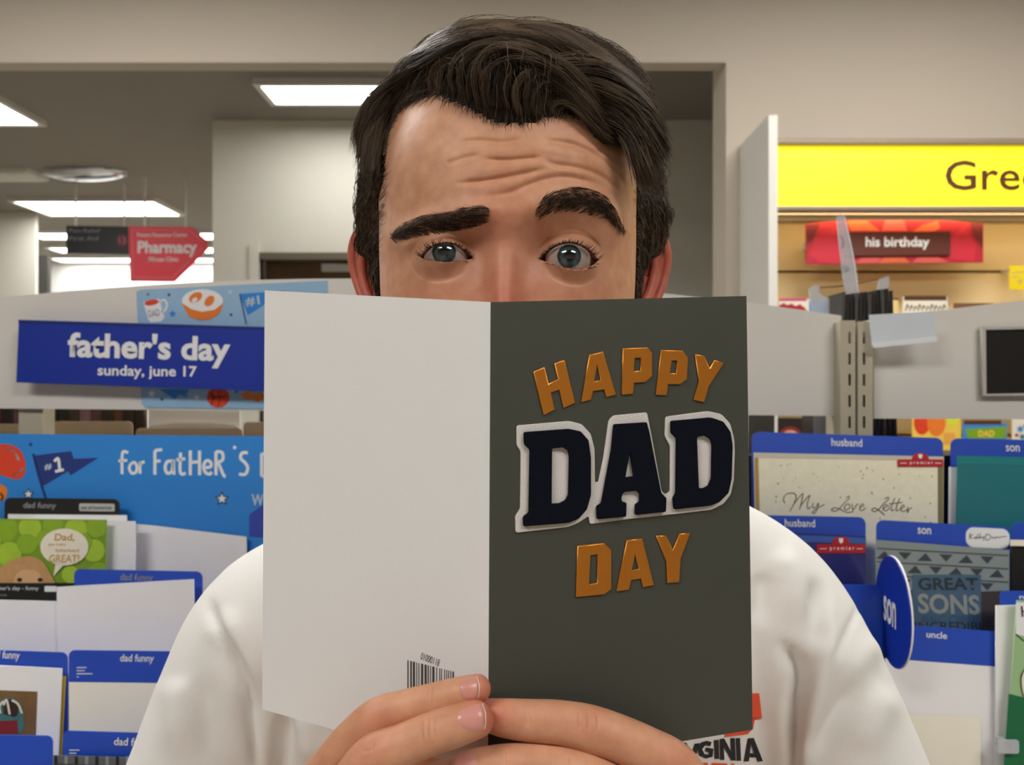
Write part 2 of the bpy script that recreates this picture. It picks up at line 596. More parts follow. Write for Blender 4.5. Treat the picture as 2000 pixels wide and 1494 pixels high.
# yellow price ticket
PT = Plane(2.45, 1990, 540)
t = thing('price_ticket', 'yellow price ticket hanging on the cream display panel', 'ticket', PT.hit(1990, 566))
shape('ticket', PT, [rrect(1971, 519, 2040, 566, 2)], mat('ticket_yellow', (244, 212, 20), 0.5), 0, 0.001, t)
ribbon('print', PT, [[(1976, 532), (2030, 531)], [(1976, 541), (1990, 541)], [(1985, 550), (1995, 547), (1990, 556)]], 1.5, M_print_g, 0.0012, t)
a = PT.hit(2000, 522)
box('clip', (a.x - 0.006, 2.45, a.z - 0.006), (a.x + 0.006, 2.556, a.z + 0.006), M_lamin, t)


def far_card(x0, y0, x1, y1, m, label, d=2.42, group='cards on the wall display shelves', extra=()):
    pl = Plane(d, (x0 + x1) / 2, (y0 + y1) / 2)
    zb = min(SHELF_Z, key=lambda z: abs(z - pl.hit(x0, y1).z))
    yb = CY + (CAMZ - zb) * F / d
    t = thing('greeting_card', label, 'card', pl.hit((x0 + x1) / 2, yb), group)
    shape('card_face', pl, [rrect(x0, y0, x1, yb, 1.5)], m, 0, 0.002, t)
    for (pts, mm) in extra:
        shape('print', pl, [pts], mm, 0.002, 0.0004, t)
    return pl, t


M_pink = mat('pink_print', (214, 60, 130), 0.5)
M_dred = mat('rose_red_print', (176, 22, 40), 0.5)
M_brn = mat('chocolate_print', (86, 52, 34), 0.5)
M_offw = mat('off_white_card', (240, 232, 212), 0.6)
M_yel = mat('warm_yellow_card', (246, 206, 84), 0.6)
M_grn = mat('leaf_green_print', (126, 168, 32), 0.5)
M_sky = mat('sky_blue_card', (60, 140, 210), 0.6)
far_card(1521, 583, 1580, 700, M_offw, 'white card with red roses under a pink band', extra=(
    ([(1521, 583), (1575, 583), (1575, 588), (1521, 588)], M_pink),
    ([(1521, 606), (1521, 597), (1530, 592), (1537, 596), (1546, 593), (1553, 598), (1562, 594), (1572, 602), (1578, 612), (1521, 612)], M_dred)))
far_card(1579, 588, 1620, 700, M_sky, 'plain blue card standing beside the rose card', d=2.45)
far_card(1690, 583, 1754, 700, mat('tan_card', (236, 206, 140), 0.6), 'tan card with a dark top edge', extra=(([(1690, 583), (1754, 583), (1754, 586), (1690, 585)], M_brn),))
pl, t = far_card(1763, 579, 1850, 700, M_offw, 'off white card with a brown heading and dashed print', extra=(
    ([(1765, 578), (1848, 578), (1848, 587), (1765, 587)], M_brn),))
ribbon('print', pl, [[(1768 + k * 8, 607), (1771 + k * 8, 595 + (k % 3) * 2), (1774 + k * 8, 602)] for k in range(10)], 2.2, M_brn, 0.0026, t)
far_card(1862, 592, 1940, 700, mat('brown_card', (120, 84, 52), 0.6), 'brown card standing beside the dashed print card', d=2.45)
pl, t = far_card(1518, 816, 1572, 940, mat('black_photo_card', (40, 32, 30), 0.5), 'dark card with a round face peeking from its edge', extra=())
shape('print', pl, [ell(1543, 852, 22, 19)], mat('face_rim', (150, 40, 34), 0.5), 0.002, 0.0004, t)
shape('print', pl, [ell(1543, 855, 17, 15)], mat('face_skin', (226, 176, 150), 0.5), 0.0024, 0.0004, t)
pl, t = far_card(1781, 816, 1876, 940, M_yel, 'yellow card with red and orange balloons')
shape('print', pl, [ell(1800, 825, 16, 24)], M_redor, 0.002, 0.0004, t)
shape('print', pl, [ell(1828, 826, 18, 26)], mat('balloon_orange', (240, 128, 44), 0.5), 0.0024, 0.0004, t)
shape('print', pl, [ell(1860, 822, 12, 9)], mat('lime_print', (226, 228, 60), 0.5), 0.0024, 0.0004, t)
shape('print', pl, [rrect(1842, 845, 1864, 868)], mat('peach_print', (236, 170, 76), 0.5), 0.0024, 0.0004, t)
pl, t = far_card(1880, 826, 1966, 940, M_sky, 'blue card with a green banner reading Dad')
shape('print', pl, [[(1884, 838), (1964, 833), (1964, 856), (1890, 856)]], M_grn, 0.002, 0.0004, t)
text('lettering', pl, 'DAD', 1910, 840, 1941, 853, M_yel, 0.0025, bold=0.03, parent=t)
shape('print', pl, [rrect(1882, 821, 1955, 829)], M_brn, 0.002, 0.0004, t)
pl, t = far_card(1976, 816, 2060, 940, M_offw, 'pale card with teal and red blossom print')
for (a, b, r, m_) in ((1992, 838, 8, M_sky), (2002, 832, 6, M_dred), (1985, 850, 5, M_dred), (1996, 853, 7, mat('teal_bit', (40, 120, 130), 0.5)), (2012, 846, 8, M_sky)):
    shape('print', pl, [star(a, b, r, 6, 0.55)], m_, 0.002, 0.0004, t)
# ================================================================== CARD RACK IN THE AISLE
HD = Plane(1.06, 1000, 747)


def arch_top(c, off, x0, x1, n=24):
    return [(x0 + (x1 - x0) * i / n, off + 8e-5 * (x0 + (x1 - x0) * i / n - c) ** 2) for i in range(n + 1)]


# rack frame: sloped back, kick board, deck and one ledge for each row of pockets
rk = thing('card_rack', 'putty and dark pocketed card rack carrying rows of greeting cards', 'rack', (0.2, 0.95, 0))
RX0, RX1 = -0.95, 1.75
box('back_panel', (RX0, 0.985, 0.1), (RX1, 1.015, CAMZ - 0.085), M_dark, rk)
box('base', (RX0, 0.66, 0), (RX1, 1.10, 0.10), M_post, rk)
# tiers: (depth of pocket front, z of ledge)
LEDGE = {}
for k, (d, y) in {'A': (0.93, 1200), 'B': (0.88, 1400), 'C': (0.83, 1600), 'D': (0.78, 1800)}.items():
    z = CAMZ - (y - CY) / F * d
    LEDGE[k] = z
    f0 = {'A': 0.893, 'B': 0.825, 'C': 0.755, 'D': 0.69}[k]
    box('ledge', (RX0, f0, z - 0.006), (RX1, 0.985, z), M_dark, rk)
for k in range(3):
    z = 0.95 - k * 0.2
    box('ledge', (RX0, 0.69, z - 0.006), (RX1, 0.985, z), M_dark, rk)
# slotted uprights
def post(x0, x1, label):
    t = thing('slotted_post', label, 'post', HD.hit((x0 + x1) / 2, 2300) * 1.0, 'slotted posts between the header boards')
    t.location.z = 0
    pl = Plane(1.035, 1670, 700)
    w = x1 - x0
    slots = []
    bot = CY + (CAMZ - 0.10) * F / 1.035
    xm = x0 + w * (0.62 if x0 < 1660 else 0.42)
    y = 648.0
    while y < 1000:
        slots.append([(xm - 2.6, y), (xm + 2.6, y), (xm + 2.6, y + 23), (xm - 2.6, y + 23)])
        y += 41.2
    top = 626 if x0 < 1660 else 628
    a, b = pl.hit(x0, top), pl.hit(x1, bot)
    # perforated front: two side strips joined by the bridges left between the slots
    V, Fc = [], []
    def bar(xa, xb, ya, yb):
        p0, p1 = pl.hit(xa, ya), pl.hit(xb, yb)
        k = len(V)
        for yy in (1.0325, 1.035):
            V.extend([(p0.x, yy, p1.z), (p1.x, yy, p1.z), (p1.x, yy, p0.z), (p0.x, yy, p0.z)])
        Fc.extend([(k, k + 1, k + 2, k + 3), (k + 7, k + 6, k + 5, k + 4), (k, k + 4, k + 5, k + 1), (k + 1, k + 5, k + 6, k + 2), (k + 2, k + 6, k + 7, k + 3), (k + 3, k + 7, k + 4, k)])
    bar(x0, xm - 2.6, top, bot)
    bar(xm + 2.6, x1, top, bot)
    prev = top
    for q in slots:
        bar(xm - 2.7, xm + 2.7, prev, q[0][1])
        prev = q[2][1]
    bar(xm - 2.7, xm + 2.7, prev, bot)
    mesh_obj('front_face', V, Fc, M_post, t)
    box('side_wall', (a.x, 1.035, 0.1), (a.x + 0.002, 1.062, a.z - 0.002), M_post, t)
    box('side_wall', (b.x - 0.002, 1.035, 0.1), (b.x, 1.062, a.z - 0.002), M_post, t)
    box('channel_back', (a.x + 0.002, 1.054, 0.1), (b.x - 0.002, 1.060, a.z - 0.004), M_black, t)
    return t


post(1640, 1669, 'left slotted metal post of the pair beside the blank white sign holder')
post(1674, 1703, 'right slotted metal post of the pair touching the blank white sign holder')

# header boards with arched tops
t = thing('header_board', 'wide putty header board with an arched top behind the fathers day sign', 'header board', HD.hit(690, 805))
shape('board', HD, [arch_top(690, 545, -262, 1640) + [(1640, 812), (-262, 795)]], M_putty, 0, 0.006, t)
box('support', (-0.62, 1.062, 0.1), (-0.59, 1.09, HD.hit(0, 640).z), M_post, rk)
box('support', (0.405, 1.062, 0.1), (0.435, 1.09, HD.hit(0, 640).z), M_post, rk)
t = thing('header_board', 'putty header board with an arched top carrying the black screen', 'header board', HD.hit(2650, 818))
shape('board', HD, [arch_top(2650, 553, 1703, 3560) + [(3560, 825), (1703, 817)]], M_putty, 0, 0.006, t)
box('support', (1.0, 1.062, 0.1), (1.03, 1.09, HD.hit(0, 640).z), M_post, rk)

# blank white sign holder clipped beside the posts
BH = Plane(1.02, 1760, 645, yaw=-4)
t = thing('sign_holder', 'blank pale white sign holder clipped beside the slotted posts', 'sign holder', BH.hit(1760, 680))
shape('blank_face', BH, [[(1697, 615), (1823, 608), (1826, 660), (1702, 673)]], mat('pale_blue_white_plastic', (216, 222, 230), 0.35), 0, 0.0015, t)
shape('lip', BH, [[(1702, 670), (1826, 657), (1828, 667), (1704, 680)]], mat('bright_plastic_lip', (238, 240, 244), 0.3), -0.001, 0.006, t)
a = BH.hit(1712, 640)
box('clip', (a.x - 0.004, 1.03, a.z - 0.01), (a.x + 0.012, 1.056, a.z + 0.01), M_lamin, t)

# black screen
SC = Plane(1.050, 2000, 705)
t = thing('black_screen', 'black rectangular screen in a pale frame on the header board', 'screen', SC.hit(2000, 773))
shape('frame', SC, [[(1912, 638), (2150, 632), (2150, 772), (1914, 774)], [(1921, 645), (2143, 640), (2143, 766), (1922, 769)]], mat('pale_frame', (196, 190, 182), 0.4), 0, 0.006, t, bevel=0.0008)
shape('panel', SC, [[(1919, 643), (2145, 638), (2145, 768), (1920, 770.5)]], M_black, -0.001, 0.003, t)

# illustrated strip and the father's day sign on the left header board
IL = Plane(1.0535, 400, 670)
t = thing('illustrated_strip', 'pale blue printed strip with mug and bowl behind the fathers day sign', 'poster', IL.hit(400, 796))
M_pale = mat('pale_blue_print', (152, 190, 222), 0.5, var=0.04)
M_paleg = mat('pale_grey_blue_print', (190, 206, 222), 0.5)
shape('strip', IL, [[(267, 570), (275, 566), (640, 548), (640, 800), (285, 796), (277, 788)]], M_pale, 0, 0.001, t)
o = 0.0011
# mug
shape('print', IL, [[(281, 590), (312, 584), (322, 620), (316, 628), (296, 630), (290, 624)]], M_print_w, o, 0.0003, t)
ribbon('print', IL, [[(312, 590), (322, 586), (327, 596), (322, 608), (316, 608)]], 3.5, M_print_w, o + 0.0003, t)
shape('print', IL, [ell(297, 591, 14, 5.5, rot=-10)], M_redor, o + 0.0004, 0.0002, t)
text('lettering', IL, 'DAD', 291, 605, 313, 618, M_print_g, o + 0.0006, rot=8, parent=t)
# bowl of snacks
shape('print', IL, [ell(396, 588, 40, 23)], M_print_w, o, 0.0003, t)
shape('print', IL, [[(356, 592), (375, 604), (396, 609), (420, 605), (437, 592), (430, 612), (412, 624), (392, 626), (370, 619)]], M_orange, o + 0.0004, 0.0002, t)
shape('print', IL, [ell(383, 581, 14, 9, rot=-30), ell(381, 586, 6, 4, rot=-30)], M_orange, o + 0.0004, 0.0002, t)
shape('print', IL, [ell(410, 588, 12, 8, rot=-50)], M_orange, o + 0.0004, 0.0002, t)
# pennant, small stars
shape('print', IL, [[(468, 574), (560, 568), (485, 616)]], M_banner, o, 0.0003, t)
ribbon('print', IL, [[(469, 575), (482, 634)]], 2.5, M_navy, o + 0.0003, t)
text('lettering', IL, '#1', 480, 579, 508, 598, M_paleg, o + 0.0005, bold=0.03, rot=8, parent=t)
for (x, y, r, m_) in ((338, 613, 8, M_banner), (331, 576, 4, M_navy), (452, 615, 4, M_navy), (450, 570, 6, M_paleg), (290, 575, 3, M_navy),
                      (297, 769, 8, M_print_w), (317, 780, 4, M_navy), (385, 776, 7, M_print_w), (462, 765, 4, M_navy)):
    shape('print', IL, [star(x, y, r)], m_, o, 0.0003, t)
shape('print', IL, [[(312, 760), (370, 760), (364, 776), (352, 770), (342, 780), (330, 772)]], M_banner, o, 0.0003, t)
shape('print', IL, [ell(427, 776, 22, 20)], M_redor, o, 0.0003, t)
ribbon('print', IL, [[(406, 772), (427, 776), (448, 772)], [(425, 756), (430, 776), (426, 795)], [(412, 762), (418, 776), (413, 790)]], 1.6, M_paleg, o + 0.0003, t)
shape('print', IL, [[(470, 770), (486, 764), (500, 770), (512, 766), (520, 774), (505, 786), (492, 780), (478, 780)]], M_orange, o, 0.0003, t)

FD = Plane(1.035, 290, 695)
t = thing('fathers_day_sign', 'royal blue sign plate reading fathers day sunday june 17', 'sign', FD.hit(290, 755))
shape('plate', FD, [[(40, 627), (590, 643), (588, 766), (35, 747)]], M_blue_d, 0, 0.004, t, bevel=0.0006)
shape('edge_strip', FD, [[(40, 625), (590, 641), (590, 646), (40, 631)]], mat('dark_blue_edge', (14, 40, 120), 0.4), 0.0035, 0.001, t)
text('lettering', FD, "father's day", 136, 652, 452, 716, M_print_w, 0.0042, bold=0.032, rot=-1.6, parent=t)
text('lettering', FD, 'sunday, june 17', 194, 714, 387, 741, M_print_w, 0.0042, bold=0.022, rot=-0.8, parent=t)
for x in (120, 500):
    a = FD.hit(x, 690)
    box('bracket', (a.x - 0.01, 1.036, a.z - 0.012), (a.x + 0.01, 1.056, a.z + 0.012), M_lamin, t)

# ---------------------------------------------------------------- things seen through the slot below the header boards
SL = CAMZ - (900 - CY) / F * 1.14
box('shelf', (-0.9, 1.062, SL - 0.012), (1.7, 1.32, SL), M_dark, rk)
M_tab = mat('beige_divider', (214, 188, 152), 0.6)
g = 'beige dividers on the far side of the rack'
for i, (x0, x1, y) in enumerate(((-140, 48, 828), (55, 260, 823), (266, 474, 836), (476, 690, 824))):
    pl = Plane(1.13, x0, y)
    zb = CY + (CAMZ - SL) * F / 1.13
    tag(shape('divider', pl, [rrect(x0, y, x1, zb, 9, 'tl tr')], M_tab, 0, 0.0015), 'beige rounded divider top behind the blue fathers day banner', 'divider', g)
g = 'small dark packets in a row behind the header board'
cols = [(70, 36, 40), (44, 36, 38), (120, 86, 100), (60, 50, 52), (176, 160, 166), (52, 40, 36), (36, 30, 28), (80, 64, 44), (150, 112, 124), (100, 70, 60),
        (60, 42, 36), (96, 60, 34), (46, 36, 32), (52, 30, 26)]
for i, c in enumerate(cols):
    x0 = -8 + i * 21.3
    pl = Plane(1.24, x0, 800)
    m_ = mat('packet_%d%d%d' % c, c, 0.4, var=0.6, scale=60)
    y0 = 770 + (i * 37 % 11)
    zb = CY + (CAMZ - SL) * F / 1.24
    t = thing('snack_packet', 'small dark wrapped packet standing in the row behind the header board', 'packet', pl.hit(x0 + 10, zb), g)
    shape('pouch', pl, [[(x0, y0), (x0 + 20.6, y0), (x0 + 21, zb), (x0 - 0.3, zb)]], m_, 0, 0.012, t, bevel=0.003)
    shape('seal', pl, [[(x0 + 1, y0 - 6), (x0 + 20, y0 - 6), (x0 + 20, y0 + 2), (x0 + 1, y0 + 2)]], m_, 0.005, 0.001, t)
pl = Plane(1.22, 380, 815)
zb = CY + (CAMZ - SL) * F / 1.22
t = thing('white_tray', 'white tray standing behind the beige dividers', 'tray', pl.hit(380, zb))
shape('tray_wall', pl, [[(292, 775), (470, 775), (470, zb), (292, zb)]], M_white, 0, 0.004, t)
shape('tray_lip', pl, [smooth_line([(296, 832), (340, 826), (390, 825), (440, 827), (466, 832), (466, 838), (390, 832), (296, 838)], 3).tolist()], M_lamin, 0.004, 0.004, t)

# clear holder with dark cards standing on edge behind the slotted posts
CLR = mat('clear_plastic', (222, 224, 232), 0.15, var=0.02, alpha=0.55, spec=0.7)
HZ = SL
t = thing('clear_card_holder', 'clear plastic bracket holder behind the slotted posts', 'holder', P(1660, 860, 1.16))
t.location.z = HZ
plh = Plane(1.15, 1660, 600)
zb = CY + (CAMZ - SL) * F / 1.15
shape('bracket', plh, [[(1579, 564), (1594, 556), (1600, 560), (1598, 572), (1618, 585), (1620, zb), (1588, zb), (1584, 600)]], CLR, 0, 0.003, t)
shape('bracket', plh, [[(1716, 546), (1734, 539), (1736, 552), (1729, 575), (1726, zb), (1704, zb), (1706, 590), (1712, 566)]], CLR, 0, 0.003, t)
ribbon('wire', plh, [[(1598, 562), (1650, 558), (1716, 545)]], 3.0, mat('brown_wire', (150, 110, 70), 0.4), 0.002, t)
g = 'dark cards standing on edge in the clear holder'
M_sleeve = mat('black_sleeve', (34, 33, 34), 0.3, coat=0.4)
M_sleeve2 = mat('grey_sleeve', (78, 76, 76), 0.3, coat=0.4)
for i in range(12):
    x = 1618 + i * 8.0
    top = 578 + (i * 29 % 5) - (6 if i > 7 else 0)
    xb = x - 14 + i * 2.2
    pl = Plane(1.165 + (i % 3) * 0.002, x, 600)
    zb = CY + (CAMZ - SL) * F / 1.165
    o_ = shape('sleeved_card', pl, [[(x, top), (x + 5.6, top - 1), (xb + 5.6, zb), (xb, zb)]], M_sleeve if i % 3 else M_sleeve2, 0, 0.05)
    tag(o_, 'dark sleeved card standing on edge in the clear holder', 'card', g)
for i in range(7):
    x = 1567 + i * 8
    pl = Plane(1.20, x, 800)
    zb = CY + (CAMZ - SL) * F / 1.20
    o_ = shape('sleeved_card', pl, [[(x, 770), (x + 5.6, 770), (x + 5, zb), (x - 1, zb)]], (M_sleeve, M_sleeve2, CLR)[i % 3], 0, 0.04)
    tag(o_, 'short sleeved card on edge left of the clear holder', 'card', 'short cards on edge left of the clear holder')
pl = Plane(1.20, 1486, 820)
o_ = shape('greeting_card', pl, [rrect(1461, 800, 1512, CY + (CAMZ - SL) * F / 1.20)], mat('grey_card', (126, 124, 120), 0.6), 0, 0.002)
tag(o_, 'grey card standing low behind the header board', 'card')
# tall clear blade
BL = Plane(1.13, 1655, 520)
t = thing('clear_blade_sign', 'tall narrow clear plastic blade sign rising above the posts', 'sign', BL.hit(1675, 640))
t.location.z = HZ
zb = CY + (CAMZ - SL) * F / 1.13
shape('blade', BL, [[(1633, 426), (1640, 418), (1647, 424), (1664, 500), (1674, 570), (1681, zb), (1660, zb), (1655, 600), (1645, 540), (1638, 480)]], CLR, 0, 0.003, t)
ribbon('edge', BL, [[(1647, 424), (1664, 500), (1674, 570), (1680, 640)]], 3, mat('frosted_edge', (232, 232, 236), 0.3), 0.0035, t)
ribbon('print', BL, [[(1642, 462), (1646, 478), (1641, 486)], [(1648, 500), (1651, 503)], [(1645, 524), (1655, 522)], [(1647, 531), (1657, 527)]], 3, M_print_g, 0.0035, t)

# ================================================================== CARDS, ENVELOPES AND DIVIDERS
TILT = 9.0


def pocket(d, px, py, tilt=TILT):
    # rows stand one in front of the other: top row at 0.92-0.96, the next ones stepping towards the aisle
    if py > 1420 and d < 0.81:
        d -= 0.06
    elif d < 0.875:
        d -= 0.045
    elif d < 0.917:
        d -= 0.028
    return Plane(d, px, py, tilt=tilt)


def ybot(pl, x, z):
    """pixel row at which this plane meets height z"""
    lo, hi = 700.0, 2600.0
    for _ in range(40):
        m_ = (lo + hi) / 2
        if pl.hit(x, m_).z > z:
            lo = m_
        else:
            hi = m_
    return lo


def divider(label, pl, x0, y0, x1, tier, band=None, slope=0.02, r=12, txt=None, tb=None, group='blue pocket dividers in the rack', body=None, m=None, thick=0.0012, corners='tl tr', tint=None):
    zb = LEDGE[tier]
    yb = ybot(pl, (x0 + x1) / 2, zb)
    t = thing('divider', label, 'divider', pl.hit((x0 + x1) / 2, yb), group)
    pts = rrect(x0, y0, x1, y0 + 60, r, corners, slope)
    pts = [q for q in pts if q[1] < y0 + 45 + slope * (q[0] - x0)]
    pts += [(x1, yb), (x0, yb)]
    m = m or M_blue
    if band:
        shape('body', pl, [[(x0, y0 + band), (x1, y0 + band + slope * (x1 - x0)), (x1, yb), (x0, yb)]], body or M_cream, 0, thick, t)
        up = [q for q in rrect(x0, y0, x1, y0 + band, r, corners, slope)]
        shape('header_band', pl, [up], m, 0.0002, thick + 0.0002, t)
    else:
        shape('body', pl, [pts], m, 0, thick, t)
    if txt:
        text('lettering', pl, txt, tb[0], tb[1], tb[2], tb[3], tint or M_print_w, thick + 0.0006, bold=0.012, rot=-slope * 57, parent=t)
    return pl, t


def sheet(name, label, cat, pl, poly, m, tier=None, thick=0.0014, group=None):
    t = thing(name, label, cat, (0, 0, 0), group)
    if tier:
        zb = LEDGE[tier]
        yb0 = ybot(pl, poly[-1][0], zb)
        yb1 = ybot(pl, poly[-2][0], zb)
        poly = list(poly[:-2]) + [(poly[-2][0], yb1), (poly[-1][0], yb0)]
    xs = [q[0] for q in poly]
    ys = [q[1] for q in poly]
    t.location = pl.hit(sum(xs) / len(xs), max(ys))
    shape('paper' if cat == 'envelope' else 'face', pl, [poly], m, 0, thick, t)
    return t


# --- sky blue Father's Day banner
BN = pocket(0.975, 300, 900, 6)
t = thing('fathers_day_banner', 'sky blue banner with pennant and hand lettered for Fathers Day', 'banner', BN.hit(300, 1080))
yb = ybot(BN, 300, LEDGE['A'])
shape('board', BN, [[(-260, 845), (880, 855), (880, yb), (-260, yb)]], M_banner, 0, 0.002, t)
o = 0.0021
shape('print', BN, [[(67, 890), (141, 881), (146, 896), (194, 894), (140, 928), (135, 920), (85, 950)]], M_navy, o, 0.0003, t)
ribbon('print', BN, [[(67, 886), (78, 930), (92, 975)]], 5, M_navy, o + 0.0003, t)
text('lettering', BN, '#', 89, 906, 104, 918, M_paleg, o + 0.0005, bold=0.03, rot=6, parent=t)
ribbon('lettering', BN, [[(108, 901), (116, 896), (119, 918)], [(110, 921), (127, 917)]], 5.5, M_print_w, o + 0.0005, t)
shape('print', BN, [smooth_line([(-40, 900), (-10, 872), (20, 868), (42, 880), (52, 905), (48, 930), (32, 936), (5, 928), (-25, 915)], 4).tolist()], M_redor, o, 0.0003, t)
ribbon('print', BN, [[(12, 874), (30, 882), (40, 902)], [(22, 930), (36, 926), (47, 914)]], 4, M_paleg, o + 0.0003, t)
shape('print', BN, [smooth_line([(-30, 950), (0, 945), (16, 956), (10, 976), (-20, 985)], 4).tolist()], M_orange, o, 0.0003, t)
ribbon('print', BN, [[(2, 962), (8, 970), (4, 978)]], 4, M_print_k, o + 0.0003, t)
for (x, y, r, m_) in ((62, 868, 5, M_navy), (435, 974, 15, M_print_k), (58, 965, 12, M_print_k)):
    shape('print', BN, [star(x, y, r)], m_, o, 0.0003, t)
for (x, y, r) in ((435, 974, 10), (58, 965, 8)):
    shape('print', BN, [star(x, y, r)], M_print_w, o + 0.0004, 0.0002, t)
# hand lettering drawn as strokes
H = lambda pts: [(x, y) for x, y in pts]
sw = 8.0
lines = [[(252, 884), (243, 882), (240, 892), (240, 926)], [(233, 900), (250, 899)],                                    # f
         [(258, 905), (254, 914), (259, 924), (267, 922), (269, 911), (264, 903), (257, 906)],                          # o
         [(275, 902), (275, 925)], [(275, 909), (279, 903), (284, 903)]]                                                # r
ribbon('lettering', BN, lines, 5.5, M_print_w, o, t)
lines = [[(304, 880), (304, 927)], [(304, 880), (318, 878)], [(304, 901), (315, 900)],                                   # F
         [(338, 900), (328, 902), (324, 913), (328, 924), (337, 920), (340, 900)], [(340, 898), (341, 927)],            # a
         [(354, 884), (353, 918), (357, 926), (364, 924)], [(346, 898), (363, 896)],                                    # t
         [(373, 880), (373, 928)], [(391, 880), (391, 928)], [(373, 903), (391, 902)],                                  # H
         [(400, 914), (413, 911), (412, 902), (404, 900), (399, 910), (402, 922), (410, 926), (415, 922)],              # e
         [(423, 882), (423, 928)], [(423, 882), (435, 884), (436, 898), (424, 904)], [(428, 905), (438, 928), (442, 930)],   # R
         [(460, 871), (459, 877)],                                                                                      # '
         [(485, 884), (474, 885), (471, 895), (480, 904), (485, 914), (480, 926), (468, 926)],                          # S
         [(512, 886), (512, 930)], [(512, 886), (526, 890), (532, 908), (526, 926), (512, 930)],                         # D
         [(545, 930), (556, 886), (568, 930)], [(550, 914), (563, 914)], [(578, 888), (588, 908)], [(600, 888), (583, 932)]]
ribbon('lettering', BN, lines, 6.0, M_print_w, o, t)
text('lettering', BN, 'W', 492, 965, 517, 987, M_paleg, o, bold=0.03, parent=t)
shape('print', BN, [[(488, 1005), (516, 985), (545, 1005), (545, 1052), (488, 1048)]], mat('violet_blue_print', (52, 72, 180), 0.5), o, 0.0003, t)

# --- left rows
pl, t = divider('black divider labelled dad funny behind the tennis ball card', pocket(0.945, 120, 1040), 10, 972, 234, 'A', slope=0.012, txt='dad funny', tb=(47, 981, 112, 996), m=M_black,
                group='black divider', tint=M_print_g)
shape('sticker', pl, [rrect(156, 983, 225, 998, 3, slope=0.012)], mat('pale_sticker', (190, 190, 190), 0.5), 0.0013, 0.0003, t)
text('lettering', pl, 'see all humorous', 160, 987, 220, 995, M_print_k, 0.0018, parent=t)
g = 'white envelopes in the rack pockets'
sheet('envelope', 'wide pale envelope propped against the blue banner', 'envelope', pocket(0.955, 360, 1080), [(225, 1020), (300, 1026), (482, 1048), (485, 1200), (228, 1200)], M_env, 'A', group=g)
sheet('envelope', 'white envelope sticking out highest right behind the tennis ball card', 'envelope', pocket(0.938, 140, 1080), [(17, 1004), (248, 1006), (250, 1200), (18, 1200)], M_env, 'A', group=g)
sheet('envelope', 'white envelope showing beyond the right edge of the tennis ball card', 'envelope', pocket(0.932, 160, 1080), [(60, 1012), (265, 1018), (266, 1200), (60, 1200)], M_env, 'A', group=g)
TB = pocket(0.92, 80, 1080)
t = sheet('greeting_card', 'greeting card with green tennis balls, a puppy and a speech bubble', 'card', TB, [(-90, 1012), (209, 1015), (206, 1200), (-90, 1200)],
          mat('dark_green_print', (122, 160, 40), 0.3, coat=0.3), 'A')
M_ball = mat('tennis_ball_print', (168, 202, 58), 0.35, var=0.15, scale=90, coat=0.3)
M_ball2 = mat('tennis_ball_shade_print', (142, 180, 44), 0.35, var=0.15, scale=90, coat=0.3)
rnd = random.Random(3)
clipx = lambda pts: [(min(max(x, -89), 208), min(max(y, 1016), 1200)) for x, y in pts]
for k, (x, y, r) in enumerate(((10, 1032, 26), (60, 1030, 22), (105, 1024, 20), (150, 1034, 22), (190, 1030, 20), (20, 1082, 24), (55, 1062, 20), (185, 1075, 22), (195, 1118, 20), (-20, 1060, 24),
                              (90, 1052, 17), (140, 1122, 17), (5, 1118, 17), (-40, 1030, 24), (165, 1058, 17))):
    shape('print', TB, [clipx(ell(x, y, r, r))], M_ball if k % 2 else M_ball2, 0.0015 + 0.00008 * k, 0.0001, t)
shape('print', TB, [smooth_line([(-20, 1140), (-2, 1115), (25, 1094), (60, 1086), (85, 1096), (100, 1118), (112, 1140)], 4).tolist()], mat('puppy_fur_print', (196, 150, 100), 0.5, var=0.2, scale=150), 0.0029, 0.0002, t)
shape('print', TB, [smooth_line([(30, 1140), (36, 1120), (55, 1112), (78, 1118), (88, 1140)], 4).tolist()], mat('puppy_muzzle_print', (216, 172, 126), 0.5), 0.0032, 0.0002, t)
for x in (42, 82):
    shape('print', TB, [ell(x, 1132, 5, 4)], M_print_k, 0.0035, 0.0001, t)
shape('print', TB, [ell(129, 1068, 47, 36), ], M_offw, 0.0034, 0.0002, t)
shape('print', TB, [[(112, 1098), (130, 1100), (108, 1125)]], M_offw, 0.0034, 0.0002, t)
M_tanink = mat('tan_ink', (206, 168, 110), 0.5, var=0)
text('lettering', TB, 'Dad,', 110, 1042, 150, 1058, M_tanink, 0.0038, bold=0.02, parent=t)
text('lettering', TB, 'you make', 98, 1060, 132, 1067, M_tanink, 0.0038, parent=t)
text('lettering', TB, 'fatherhood', 112, 1071, 158, 1078, M_tanink, 0.0038, parent=t)
text('lettering', TB, 'GREAT!', 99, 1083, 159, 1098, M_tanink, 0.0038, bold=0.02, parent=t)
shape('print', TB, [rrect(-89, 1138, 205, 1200)], M_black, 0.0036, 0.0002, t)
text('lettering', TB, "father's day - funny", -10, 1144, 80, 1154, M_print_w, 0.004, parent=t)
shape('print', TB, [rrect(91, 1144, 114, 1155, 2)], M_print_w, 0.0039, 0.0002, t)
text('lettering', TB, "phrase", -20, 1158, 18, 1165, M_print_g, 0.004, parent=t)

